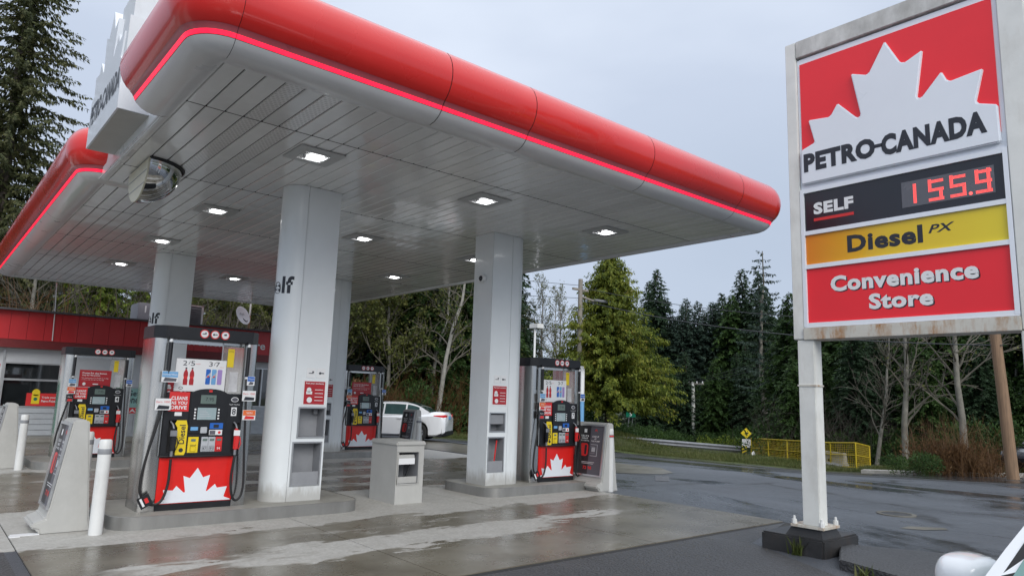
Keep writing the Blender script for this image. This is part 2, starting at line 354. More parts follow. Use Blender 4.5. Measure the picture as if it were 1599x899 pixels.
# ------------------------------------------------------------ geometry helpers
def tag(o, label=None, cat=None, group=None, kind=None):
    if label: o['label'] = label
    if cat: o['category'] = cat
    if group: o['group'] = group
    if kind: o['kind'] = kind
    return o
def empty(name, loc=(0, 0, 0), rz=0, label=None, cat=None, group=None, kind=None):
    o = bpy.data.objects.new(name, None); COL.objects.link(o); o.location = loc; o.rotation_euler = (0, 0, rz)
    o.empty_display_size = .2
    return tag(o, label, cat, group, kind)
FRONT = (Vector((1, 0, 0)), Vector((0, 0, 1)))       # faces -Y
LEFT = (Vector((0, -1, 0)), Vector((0, 0, 1)))       # faces -X
class MB:
    def __init__(s): s.v = []; s.f = []; s.mi = []
    def add(s, vs, fs, mi=0):
        o = len(s.v); s.v += [tuple(v) for v in vs]; s.f += [tuple(i+o for i in f) for f in fs]; s.mi += [mi]*len(fs); return s
    def box(s, x0, y0, z0, x1, y1, z1, mi=0):
        v = [(x, y, z) for z in (z0, z1) for y in (y0, y1) for x in (x0, x1)]
        return s.add(v, [(0, 2, 3, 1), (4, 5, 7, 6), (0, 1, 5, 4), (2, 6, 7, 3), (0, 4, 6, 2), (1, 3, 7, 5)], mi)
    def prism(s, poly, a, b, fr=FRONT, org=(0, 0, 0), mi=0):
        """poly in the frame's u,v ; extruded between offsets a and b along the outward normal"""
        u, v = fr; n = u.cross(v); org = Vector(org)
        area = sum(poly[i][0]*poly[(i+1) % len(poly)][1]-poly[(i+1) % len(poly)][0]*poly[i][1] for i in range(len(poly)))
        if area < 0: poly = poly[::-1]
        k = len(poly)
        vs = [org+u*p[0]+v*p[1]+n*a for p in poly]+[org+u*p[0]+v*p[1]+n*b for p in poly]
        fs = [tuple(range(k))[::-1], tuple(range(k, 2*k))]+[(i, (i+1) % k, k+(i+1) % k, k+i) for i in range(k)]
        return s.add(vs, fs, mi)
    def rect(s, u0, v0, u1, v1, a, b, fr=FRONT, org=(0, 0, 0), mi=0):
        return s.prism([(u0, v0), (u1, v0), (u1, v1), (u0, v1)], a, b, fr, org, mi)
    def tube(s, pts, r, n=8, mi=0, cap=True):
        pts = [Vector(p) for p in pts]; rs = r if isinstance(r, (list, tuple)) else [r]*len(pts)
        rings = []; prev = None
        for i, p in enumerate(pts):
            d = (pts[min(i+1, len(pts)-1)]-pts[max(i-1, 0)]).normalized()
            if prev is None: a = d.orthogonal().normalized()
            else: a = (prev-d*prev.dot(d)).normalized()
            prev = a; b = d.cross(a)
            rings.append([p+(a*math.cos(2*math.pi*k/n)+b*math.sin(2*math.pi*k/n))*rs[i] for k in range(n)])
        vs = [v for rg in rings for v in rg]; fs = []
        for i in range(len(pts)-1):
            for k in range(n): fs.append((i*n+k, i*n+(k+1) % n, (i+1)*n+(k+1) % n, (i+1)*n+k))
        if cap: fs += [tuple(range(n))[::-1], tuple(range((len(pts)-1)*n, len(pts)*n))]
        return s.add(vs, fs, mi)
    def lathe(s, prof, n=24, org=(0, 0, 0), axis='Z', mi=0):
        vs = []; fs = []; k = len(prof)
        for i in range(n):
            a = 2*math.pi*i/n; c, q = math.cos(a), math.sin(a)
            for r, h in prof:
                p = {'Z': (r*c, r*q, h), 'Y': (r*c, h, r*q), 'X': (h, r*c, r*q)}[axis]
                vs.append((p[0]+org[0], p[1]+org[1], p[2]+org[2]))
        for i in range(n):
            j = (i+1) % n
            for t in range(k-1): fs.append((i*k+t, j*k+t, j*k+t+1, i*k+t+1))
        return s.add(vs, fs, mi)
    def build(s, name, mats, parent=None, smooth=None, bev=0, loc=None, **k):
        me = bpy.data.meshes.new(name); me.from_pydata(s.v, [], s.f)
        mats = mats if isinstance(mats, (list, tuple)) else [mats]
        for mt in mats: me.materials.append(M[mt] if isinstance(mt, str) else mt)
        if len(mats) > 1: me.polygons.foreach_set('material_index', s.mi)
        if smooth:
            me.polygons.foreach_set('use_smooth', [True]*len(me.polygons)); me.set_sharp_from_angle(angle=R(smooth))
        me.update()
        o = bpy.data.objects.new(name, me); COL.objects.link(o); o.parent = parent
        if loc: o.location = loc
        if bev:
            bm = bmesh.new(); bm.from_mesh(me); bmesh.ops.remove_doubles(bm, verts=bm.verts, dist=1e-5); bmesh.ops.recalc_face_normals(bm, faces=bm.faces)
            ed = [e for e in bm.edges if len(e.link_faces) == 2 and e.calc_face_angle(0) > R(35)]
            bmesh.ops.bevel(bm, geom=ed, offset=bev, segments=2, affect='EDGES', clamp_overlap=True)
            bm.to_mesh(me); bm.free()
            me.polygons.foreach_set('use_smooth', [True]*len(me.polygons)); me.set_sharp_from_angle(angle=R(40))
        return tag(o, **k)
def rrect(x0, y0, x1, y1, r, n=5):
    P = []
    for cx, cy, a0 in ((x1-r, y0+r, -90), (x1-r, y1-r, 0), (x0+r, y1-r, 90), (x0+r, y0+r, 180)):
        for i in range(n+1):
            a = R(a0+90*i/n); P.append((cx+r*math.cos(a), cy+r*math.sin(a)))
    return P
TOP = (Vector((1, 0, 0)), Vector((0, 1, 0)))
def circ(cx, cy, r, n=20, ry=None): return [(cx+r*math.cos(2*math.pi*i/n), cy+(ry or r)*math.sin(2*math.pi*i/n)) for i in range(n)]

def text_mesh(s, box, bold=0, shear=0, keep=True, align='C'):
    """flat lettering fitted in box (u0,v0,u1,v1); returns 2D verts and faces"""
    c = bpy.data.curves.new('t', 'FONT'); c.body = s; c.size = 1; c.offset = bold; c.shear = shear; c.resolution_u = 3; c.space_character = 1+bold*2.0
    o = bpy.data.objects.new('t', c); me = bpy.data.meshes.new_from_object(o)
    vs = [(v.co.x, v.co.y) for v in me.vertices]; fs = [tuple(p.vertices) for p in me.polygons]
    bpy.data.objects.remove(o); bpy.data.curves.remove(c); bpy.data.meshes.remove(me)
    x0 = min(v[0] for v in vs); x1 = max(v[0] for v in vs); y0 = min(v[1] for v in vs); y1 = max(v[1] for v in vs)
    a, b, c2, d = box; sx = (c2-a)/(x1-x0); sy = (d-b)/(y1-y0)
    if keep:
        sx = min(sx, sy*1.15); sy = min(sy, sx*1.35)
    ox = (a+c2)/2-sx*(x0+x1)/2 if align == 'C' else a-sx*x0
    oy = (b+d)/2-sy*(y0+y1)/2
    return [(v[0]*sx+ox, v[1]*sy+oy) for v in vs], fs
def text(s, box, fr, org, n, mat, parent, name='lettering', mb=None, mi=0, **k):
    vs, fs = text_mesh(s, box, **k); u, v = fr; nn = u.cross(v); org = Vector(org)
    mb2 = mb or MB(); mb2.add([org+u*p[0]+v*p[1]+nn*n for p in vs], fs, mi)
    if mb is None: return mb2.build(name, mat, parent)

def gz(x, y):
    f = min(1, max(.35, .35+(y-5)/14))
    return -.065*max(0, min(x, 90)-15)*f
def P(az, d, dz=0):
    a = R(az); x, y = d*math.sin(a), d*math.cos(a); return (x, y, gz(x, y)+dz)
def copy_tree(o, parent=None):
    c = o.copy(); COL.objects.link(c); c.parent = parent
    for ch in list(o.children): copy_tree(ch, c)
    return c

# ------------------------------------------------------------ ground, pad, road
def steps(a, b, c): return [a+(b-a)*i/c for i in range(c+1)]
def grid_sheet(name, xs, ys, zf, mat, **k):
    mb = MB(); mb.v = [(x, y, zf(x, y)) for y in ys for x in xs]; n = len(xs)
    mb.f = [(j*n+i, j*n+i+1, (j+1)*n+i+1, (j+1)*n+i) for j in range(len(ys)-1) for i in range(n-1)]; mb.mi = [0]*len(mb.f)
    return mb.build(name, mat, None, 60, **k)
edge = [(32.5, -60), (32, -20), (31.4, 0), (30.9, 7.8), (28.6, 12.5), (28.2, 16.3), (26.2, 20), (25.8, 23), (23.5, 25.2), (18, 26.3), (13, 27), (8, 32.5), (0, 33.5), (-12, 33.5), (-30, 33), (-60, 30)]
E2 = []
for (x0, y0), (x1, y1) in zip(edge, edge[1:]):
    for t in steps(0, 1, 6)[:-1]: E2.append((x0+(x1-x0)*t, y0+(y1-y0)*t))
def outside(x, y, f=1.05):
    p = [(4+(a-4)*f, 4+(b-4)*f) for a, b in edge]+[(-60*3, 30), (-180, -1400), (32.5, -1400)]; c = False
    for i in range(len(p)):
        (xa, ya), (xb, yb) = p[i], p[i-1]
        if (ya > y) != (yb > y) and x < (xb-xa)*(y-ya)/(yb-ya)+xa: c = not c
    return not c
xs = [-1500, -400, -100]+steps(-40, 60, 100)+[75, 100, 200, 500, 1500]
ys = [-1500, -400, -100]+steps(-40, 60, 100)+[80, 120, 250, 600, 1500]
grid_sheet('ground', xs, ys, lambda x, y: gz(x, y)-(.6 if outside(x, y) else 0), 'asphalt', kind='structure', label='wet grey asphalt of the forecourt entrance running out to the road')
# road lane beyond the entrance: darker, worn asphalt sheet
def lane(y, x): return x
mb = MB(); rows = []
for y in steps(-60, 24, 60):
    xe = np.interp(y, [-60, 0, 7.8, 12.5, 16.3, 20, 24], [33, 31.4, 30.8, 28.3, 27.8, 25.7, 24.8])
    rows.append([(x, y, gz(x, y)+.004) for x in [xe-8.2+8.3*i/8 for i in range(9)]])
for rr in rows: mb.v += rr
mb.f = [(j*9+i, j*9+i+1, (j+1)*9+i+1, (j+1)*9+i) for j in range(len(rows)-1) for i in range(8)]; mb.mi = [0]*len(mb.f)
mb.build('road', 'road', None, 60, kind='structure', label='dark wet road running past the station')
# concrete pad of separate slabs
pad = empty('concrete_pad', (0, 0, 0), kind='structure', label='wet concrete forecourt slabs under the canopy')
gx = [1.0, 4.0, 7.0, 9.95]; gy = [5.5, 8.35, 11.3, 14.2, 17.1, 20.0, 24.0]
for i in range(3):
    for j in range(6):
        a = .006
        q = [(gx[i]+a, gy[j]+a), (gx[i+1]-a, gy[j]+a), (gx[i+1]-a, gy[j+1]-a), (gx[i]+a, gy[j+1]-a)]
        b = MB(); b.prism([(x, y) for x, y in q], -.05, .012, TOP); b.build('slab', 'concrete', pad)
b = MB(); b.prism([(-30, 8.7), (1.0-.006, 8.7), (1.0-.006, 24), (-30, 24)], -.05, .010, TOP)
b.build('slab', 'concrete', pad)
b = MB(); b.prism([(9.956, 9.0), (12.4, 11.4), (12.6, 24), (9.956, 24)], -.05, .010, TOP)
b.build('slab', 'concrete', pad)
mb = MB(); mb.prism([(1.0, 5.3), (9.95, 5.3), (9.95, 9), (12.6, 11.4), (12.6, 24), (1, 24)], -.03, .002, TOP)
mb.build('joint_bed', 'grout', pad)
# apron, patches
def sheet(poly, name, mat, dz=.008, **k):
    mb = MB(); mb.add([(x, y, gz(x, y)+dz) for x, y in poly], [tuple(range(len(poly)))]); return mb.build(name, mat, None, None, **k)
sheet([(12.7, 11.4), (13.75, 10.62), (14.3, 10.7), (15.0, 11.6), (15.0, 13.4), (15, 22), (12.7, 22)], 'apron', 'apron', kind='structure', label='brown concrete apron beside the lot exit')
pts = [(1.9+.0, 5.46)]
sheet([(9.9, 5.44), (8.9, 5.44), (7.0, 5.42), (4, 5.42), (.9, 5.42), (.9, 9.5), (-6, 9.3), (-6, -6), (6.0, -6), (7.2, 3.3), (8.1, 4.9)], 'pavement', 'patch', .003, kind='structure', label='coarse dark asphalt in front of the concrete pad')
sheet([(11.0, 4.3), (11.15, 4.05), (11.5, 3.85), (11.65, 3.95), (11.3, 4.3)], 'pothole', 'apron', .006, kind='structure', label='broken light patch in the asphalt behind the sign')
mh = empty('manhole_cover', (12.4, 4.9, .0), label='small round iron manhole cover in the asphalt behind the sign', cat='manhole cover')
MB().lathe([(0, .012), (.2, .012), (.22, .008), (.22, -.02)], 20).build('lid', 'black_base', mh, 40)
MB().lathe([(.225, .0), (.225, .014), (.29, .014), (.29, 0)], 20).build('frame', 'apron', mh, 40)
dg = empty('drain_grate', (12.95, 10.0, 0), R(38), label='dark slotted drain grate in the asphalt near the right pump', cat='drain grate')
b = MB()
b.box(-.5, -.15, .001, .5, .15, .006); b.build('pit', 'grout', dg)
for i in range(11): MB().box(-.5+.095*i, -.15, .006, -.47+.095*i, .15, .014).build('bar', 'galv', dg)
# kerb slab by the sign
b = MB(); b.prism([(7.62, 3.6), (8.55, 4.02), (11.6, -1.5), (11.2, -6), (6.0, -6), (6.35, 0)], -.05, .10, TOP)
b.build('raised_pavement', 'patch', None, bev=.012, kind='structure', label='low raised asphalt slab beside the sign footing')

# verge outside the asphalt
rows = []; W = [(0, -.03), (.14, .05), (.8, .09), (2.5, .22), (6, .35), (12, .5), (30, .3), (80, .0), (220, 0), (900, 0)]
for x, y in E2:
    d = Vector((x-4, y-4)).normalized(); ln = []
    for ww, dz in W:
        X, Y = x+d.x*ww, y+d.y*ww
        bmp = .75*math.exp(-((X-28.5)**2/9+(Y-26)**2/6))
        ln.append((X, Y, gz(X, Y)+dz+bmp+(.08*math.sin(X*1.9)*math.cos(Y*1.3) if ww > 1 else 0)))
    rows.append(ln)
mb = MB(); n = len(W)
for rr in rows: mb.v += rr
mb.f = [(j*n+i, j*n+i+1, (j+1)*n+i+1, (j+1)*n+i)[::-1] for j in range(len(rows)-1) for i in range(n-1)]; mb.mi = [0]*len(mb.f)
mb.build('verge', 'soil', None, 80, kind='structure', label='mossy green and brown verge beyond the asphalt')
# kerb on the far side of the road
kb = MB()
for (x0, y0), (x1, y1) in zip(E2, E2[1:]):
    if y0 > 12.3 or y0 < -30: continue
    kb.add([(x0-.05, y0, gz(x0, y0)-.05), (x1-.05, y1, gz(x1, y1)-.05), (x1-.05, y1, gz(x1, y1)+.13), (x0-.05, y0, gz(x0, y0)+.13), (x0+.25, y0, gz(x0, y0)+.15), (x1+.25, y1, gz(x1, y1)+.15)], [(0, 1, 2, 3), (3, 2, 5, 4)])
kb.build('kerb', 'jersey', None, None, kind='structure', label='worn concrete kerb along the far road edge')

def blades(pts_fn, n, h, seed):
    rg = np.random.default_rng(seed); V = np.zeros((n, 3, 3))
    base = np.array([pts_fn(rg) for _ in range(n)]); a = rg.uniform(0, 6.28, n); hh = h*rg.uniform(.4, 1.2, n); ww = .008+.012*rg.random(n)
    d = np.stack([np.cos(a), np.sin(a), 0*a], 1)*ww[:, None]
    V[:, 0] = base-d; V[:, 1] = base+d; V[:, 2] = base+np.stack([rg.normal(0, .35, n)*hh, rg.normal(0, .35, n)*hh, hh], 1)
    return V.reshape(-1, 3), np.arange(n*3).reshape(-1, 3)
def np_mesh(name, V, F, mat, parent=None, **k):
    me = bpy.data.meshes.new(name); nv, nf, kk = len(V), len(F), F.shape[1]
    me.vertices.add(nv); me.vertices.foreach_set('co', np.asarray(V, np.float32).ravel())
    me.loops.add(nf*kk); me.loops.foreach_set('vertex_index', np.asarray(F, np.int32).ravel())
    me.polygons.add(nf); me.polygons.foreach_set('loop_start', np.arange(0, nf*kk, kk, dtype=np.int32))
    me.update(calc_edges=True); me.validate()
    me.materials.append(M[mat]); o = bpy.data.objects.new(name, me); COL.objects.link(o); o.parent = parent
    return tag(o, **k)
def vergept(rg):
    k = rg.integers(18, 54); x, y = E2[min(k, len(E2)-1)]; x2, y2 = E2[k+1]; t = rg.random(); x = x+(x2-x)*t; y = y+(y2-y)*t
    d = Vector((x-4, y-4)).normalized(); ww = .15+rg.random()**1.5*6; X, Y = x+d.x*ww, y+d.y*ww
    dz = np.interp(ww, [q[0] for q in W], [q[1] for q in W])+.75*math.exp(-((X-28.5)**2/9+(Y-26)**2/6))
    return (X, Y, gz(X, Y)+dz-.02)
V, F = blades(vergept, 42000, .16, 3)
np_mesh('grass', V, F, 'f_grass', kind='stuff', label='short rough grass growing on the far verge', category='grass') if False else tag(np_mesh('grass', V, F, 'f_grass'), 'short rough grass growing on the far verge', 'grass', None, 'stuff')
def tuft(x, y, z, n, h, seed, label):
    V, F = blades(lambda rg: (x+rg.normal(0, .035), y+rg.normal(0, .05), z), n, h, seed); tag(np_mesh('weed_tuft', V, F, 'f_grass'), label, 'weed')
tuft(7.93, 4.23, 0, 45, .20, 5, 'grass tuft growing from the near side of the black sign footing')
tuft(7.47, 3.25, 0, 26, .12, 6, 'small weed at the edge of the raised slab beside the sign footing')

# ------------------------------------------------------------ canopy
Zc = 4.62; XL, XR, YF, YB = 1.8, 10.65, 6.36, 24.0
canopy = empty('fuel_canopy', (6.3, 15.2, 0), label='long forecourt canopy with red bullnose fascia, red neon strip and grey planked soffit', cat='canopy')
def cb(mb, name, mat, smooth=None, bev=0, parent=None, **k):
    o = mb.build(name, mat, parent or canopy, smooth, bev, **k)
    if (parent or canopy) is canopy: o.location = (-6.3, -15.2, 0)
    return o
# planks
seams = [6.40, 7.57, 10.45, 13.43, 16.39, 19.35, 22.3, 23.97]
nP = 44; pw = (10.62-1.83)/nP; far = MB()
def plank_geo(mb, x0, x1, y0, y1):
    g = .0065; c = .006
    mb.add([(x0+g+c, y0+g, Zc), (x1-g-c, y0+g, Zc), (x1-g-c, y1-g, Zc), (x0+g+c, y1-g, Zc),
            (x0+g, y0+g, Zc+.012), (x1-g, y0+g, Zc+.012), (x1-g, y1-g, Zc+.012), (x0+g, y1-g, Zc+.012)],
           [(0, 3, 2, 1), (0, 1, 5, 4), (1, 2, 6, 5), (2, 3, 7, 6), (3, 0, 4, 7)])
for j in range(7):
    shared = None
    for i in range(nP):
        x0 = 1.83+pw*i
        if j == 6: plank_geo(far, x0, x0+pw, seams[6], seams[7]); continue
        vent = i in (3, 5) and j < 2
        if shared is None or vent:
            mb = MB(); plank_geo(mb, 0, pw, seams[j], seams[j+1])
            me_o = cb(mb, 'plank', 'ventplank' if vent else 'plank')
            if not vent: shared = me_o.data
            o = me_o
        else:
            o = bpy.data.objects.new('plank', shared); COL.objects.link(o); o.parent = canopy
        o.location = (x0-6.3, -15.2, 0)
cb(far, 'rear_planks', 'plank', kind='stuff')
mb = MB(); mb.box(1.75, 6.3, Zc+.016, 10.70, 24.05, Zc+.05); cb(mb, 'soffit_backing', 'grout')
mb = MB()
for y in seams[1:-1]: mb.box(1.83, y-.007, Zc-.002, 10.62, y+.007, Zc+.02)
cb(mb, 'seam_strip', 'grout')
mb = MB()
for a in ((1.72, 6.3, 1.825, 24.05), (10.625, 6.3, 10.73, 24.05), (1.825, 6.3, 10.625, 6.396), (1.825, 23.975, 10.625, 24.05)): mb.box(a[0], a[1], Zc-.004, a[2], a[3], Zc+.02)
cb(mb, 'edge_trim', 'cove')
mb = MB(); mb.box(1.7, 6.35, 5.36, 10.75, 24.1, 5.44); cb(mb, 'roof', 'cove')
mb = MB(); mb.box(1.9, 6.5, Zc+.05, 10.55, 23.9, 5.36); cb(mb, 'core', 'grout')
# fascia sweep
COVE = [(0, -.004), (.06, -.022), (.13, -.026), (.20, -.014), (.26, .012), (.30, .042), (.33, .075)]
LEDP = [(.334, .080), (.352, .118)]
HOUSE = [(.352, .118), (.372, .150), (.39, .165)]
REDP = [(.385, .168), (.43, .205), (.47, .26), (.50, .33), (.515, .41), (.512, .49), (.49, .57), (.45, .65), (.385, .72), (.29, .775), (.16, .81), (0, .82)]
BACK = [(-.02, .012), (.14, -.01), (.31, .07), (.36, .16), (.48, .30), (.495, .45), (.45, .60), (.30, .74), (.0, .79)]
def straight(p0, p1, nrm, cuts):
    """list of panels, each a list of (point, normal)"""
    p0 = Vector(p0); p1 = Vector(p1); Ln = (p1-p0).length; d = (p1-p0)/Ln; nrm = Vector(nrm); out = []
    cs = [0]+cuts+[Ln]
    for a, b in zip(cs, cs[1:]):
        g = .005; k = max(1, int((b-a)/1.0)); out.append([(p0+d*(a+g+(b-a-2*g)*i/k), nrm) for i in range(k+1)])
    return out
def arc(p, a0, a1, n=9): return [(Vector(p), Vector((math.cos(R(a0+(a1-a0)*i/n)), math.sin(R(a0+(a1-a0)*i/n))))) for i in range(n+1)]
PAN = []
s = straight((XL, 8.18), (XL, YF), (-1, 0), []); s2 = arc((XL, YF), 180, 270); s3 = straight((XL, YF), (XR, YF), (0, -1), [2.2, 3.42, 5.62, 7.85])
PAN.append(s[0]+s2[1:]); PAN += s3[:-1]; PAN.append(s3[-1]+arc((XR, YF), 270, 360)[1:])
s = straight((XR, YF), (XR, YB), (1, 0), [.4, 3, 6, 9, 12, 15]); PAN += s[:-1]; PAN.append(s[-1]+arc((XR, YB), 0, 90)[1:])
s = straight((XR, YB), (XL, YB), (0, 1), [.4, 3, 6]); PAN += s[:-1]; PAN.append(s[-1]+arc((XL, YB), 90, 180)[1:])
s = straight((XL, YB), (XL, 11.72), (-1, 0), [.4, 3.1, 6.1, 9.2]); PAN += s[:-1]; PAN.append(s[-1]+arc((XL, 11.72), 180, 270)[1:]+[(Vector((2.15, 11.72)), Vector((0, -1)))])
def sweep(st, prof, cap=False):
    mb = MB(); k = len(prof)
    for p, nn in st: mb.v += [(p.x+nn.x*o, p.y+nn.y*o, Zc+h) for o, h in prof]
    for i in range(len(st)-1):
        for j in range(k-1): mb.f.append((i*k+j, (i+1)*k+j, (i+1)*k+j+1, i*k+j+1))
    if cap:
        mb.f.append(tuple(range(k))); mb.f.append(tuple(range((len(st)-1)*k, len(st)*k))[::-1])
    mb.mi = [0]*len(mb.f); return mb
for st in PAN:
    cb(sweep(st, REDP), 'fascia_panel', 'red', 50); cb(sweep(st, LEDP), 'neon_strip', 'led', 50)
    cb(sweep(st, HOUSE), 'strip_housing', 'ledhouse', 50); cb(sweep(st, COVE), 'cove_panel', 'cove', 50)
allst = [q for st in PAN for q in st]
cb(sweep(allst, BACK, True), 'fascia_backing', 'grout', 50)
mb = sweep([(Vector((XL, 8.172)), Vector((-1, 0))), (Vector((XL, 8.178)), Vector((-1, 0)))], COVE+LEDP+HOUSE+REDP+[(0, -.004)], True); cb(mb, 'end_cap', 'storedark')
# white closing panel in the gap
mb = MB(); mb.box(1.76, 8.19, Zc, 1.80, 11.9, 5.40); cb(mb, 'gap_panel', 'white')
mb = MB(); mb.box(1.735, 8.19, 4.60, 1.765, 11.36, 4.78); cb(mb, 'gap_flashing', 'white')

# leaf outlines (u to the right, v up), width 0..1
LEAF = [(.0, .215), (.087, .245), (.053, .39), (.184, .375), (.228, .443), (.335, .335), (.355, .34), (.311, .594), (.403, .556), (.50, .713), (.587, .56), (.684, .594), (.645, .34), (.66, .34), (.767, .445), (.80, .385), (.946, .399), (.907, .245), (.92, .23), (1.0, .198)]

# ------------------------------------------------------------ canopy box sign (gap)
bs = empty('canopy_sign', (1.4, 9.7, 4.78), label='projecting white maple leaf box sign in the gap of the red canopy fascia', cat='sign')
W_ = 1.9
poly = [(-.95, 0), (.95, 0), (.95, .62)]+[(-.95+W_*u, .26+1.9*(v-.02)) for u, v in LEAF][::-1]+[(-.95, .62)]
b = MB(); b.prism(poly, -.36, 0, LEFT); b.build('box', 'leafwhite', bs)
b = MB(); b.prism([(-.93, -.006), (.93, -.006), (.93, -.001), (-.93, -.001)], -.35, -.02, LEFT); b.build('underside', 'greyplastic', bs)
text('PETRO-CANADA', (-.86, .26, .88, .55), LEFT, (0, 0, 0), .004, 'ink', bs, bold=.03, keep=False)
b = MB(); b.box(.02, -.95+.0, .62, .32, -.60, 1.15); b.box(.06, -.9, 1.15, .34, -.2, 1.55); b.build('rear_casing', 'storewhite', bs)
text('UL', (-.5, 1.3, -.42, 1.4), FRONT, (.7, -.905, 0), 0, 'ink', bs) if False else None

# ------------------------------------------------------------ canopy lights
rowsn = ['front', 'second', 'third', 'rear']; coln = ['left', 'middle', 'right']
lp = None
for j, y in enumerate((8.2, 12.0, 15.4, 19.15)):
    for i, x in enumerate((3.55, 6.3, 9.02)):
        if lp is None:
            lp = empty('canopy_light', (x, y, Zc))
            b = MB(); b.prism(rrect(-.30, -.30, .30, .30, .02, 2), .004, .018, (Vector((1, 0, 0)), Vector((0, -1, 0)))); b.build('bezel', 'bezel', lp)
            b = MB()
            for q in ((-.17, -.16, .14, -.155), (-.17, .155, .14, .16), (-.175, -.16, -.17, .16), (.14, -.16, .145, .16)):
                b.prism([(q[0], q[1]), (q[2], q[1]), (q[2], q[3]), (q[0], q[3])], .018, .030, (Vector((1, 0, 0)), Vector((0, -1, 0))))
            b.build('inner_rim', 'cove', lp)
            b = MB(); b.prism([(-.07, -.09), (.10, -.09), (.10, .08), (-.07, .08)], .018, .034, (Vector((1, 0, 0)), Vector((0, -1, 0)))); b.build('lens', 'lamp', lp)
            b = MB(); b.lathe([(0, -.055), (.022, -.05), (.03, -.03), (.03, -.018)], 10, (-.13, 0, 0)); b.build('sensor', 'bezel', lp, 50)
            o = lp
        else: o = copy_tree(lp)
        o.location = (x, y, Zc)
        tag(o, 'lit square soffit light, %s one of three in the %s row of the canopy' % (coln[i], rowsn[j]), 'ceiling light', 'lights in the canopy soffit')

# ------------------------------------------------------------ mirror dome
md = empty('safety_mirror', (2.02, 10.35, Zc), label='chrome half dome safety mirror with cream side plate under the canopy edge', cat='mirror')
mb = MB(); n1, n2, rr_ = 14, 20, .56
for i in range(n1+1):
    th = R(90*i/n1)
    for j in range(n2+1):
        ph = R(-90+180*j/n2); mb.v.append((rr_*.92*math.cos(th)*math.cos(ph), rr_*math.cos(th)*math.sin(ph), -.02-rr_*.86*math.sin(th)))
mb.f = [(i*(n2+1)+j, i*(n2+1)+j+1, (i+1)*(n2+1)+j+1, (i+1)*(n2+1)+j)[::-1] for i in range(n1) for j in range(n2)]; mb.mi = [0]*len(mb.f)
mb.build('dome', 'chrome', md, 180)
pl = [(-rr_, -.02), (rr_, -.02)]+[(rr_*math.cos(R(180*i/16)), -.02-rr_*.86*math.sin(R(180*i/16))) for i in range(1, 16)]
b = MB(); b.prism(pl, 0, .02, LEFT); b.build('side_plate', 'cream', md)
b = MB(); b.rect(-.5, -.17, .5, -.16, .021, .024, LEFT); b.rect(-.42, -.33, .42, -.32, .021, .024, LEFT); b.build('seam', 'niche', md)
mb = MB()
pts = [(0, -rr_-.01, -.012)]+[((rr_*.92+.02)*math.cos(R(-90+180*j/20)), (rr_+.02)*math.sin(R(-90+180*j/20)), -.012) for j in range(21)]
mb.tube(pts, .018, 6); mb.build('rim', 'black', md, 60)

# ------------------------------------------------------------ columns
def panel_with_holes(mb, u0, v0, u1, v1, holes, depth, fr, org, mi=0, mh=1):
    us = sorted({u0, u1, *[h[0] for h in holes], *[h[2] for h in holes]}); vs = sorted({v0, v1, *[h[1] for h in holes], *[h[3] for h in holes]})
    u, v = fr; n = u.cross(v); org = Vector(org); pt = lambda a, b, c=0: org+u*a+v*b+n*c
    for i in range(len(us)-1):
        for j in range(len(vs)-1):
            cu, cv = (us[i]+us[i+1])/2, (vs[j]+vs[j+1])/2
            if any(h[0] < cu < h[2] and h[1] < cv < h[3] for h in holes): continue
            mb.add([pt(us[i], vs[j]), pt(us[i+1], vs[j]), pt(us[i+1], vs[j+1]), pt(us[i], vs[j+1])], [(0, 1, 2, 3)], mi)
    for a, b, c, d in holes:
        q = [pt(a, b), pt(c, b), pt(c, d), pt(a, d), pt(a, b, -depth), pt(c, b, -depth), pt(c, d, -depth), pt(a, d, -depth)]
        mb.add(q, [(4, 5, 6, 7), (0, 1, 5, 4), (1, 2, 6, 5), (2, 3, 7, 6), (3, 0, 4, 7)], mh)
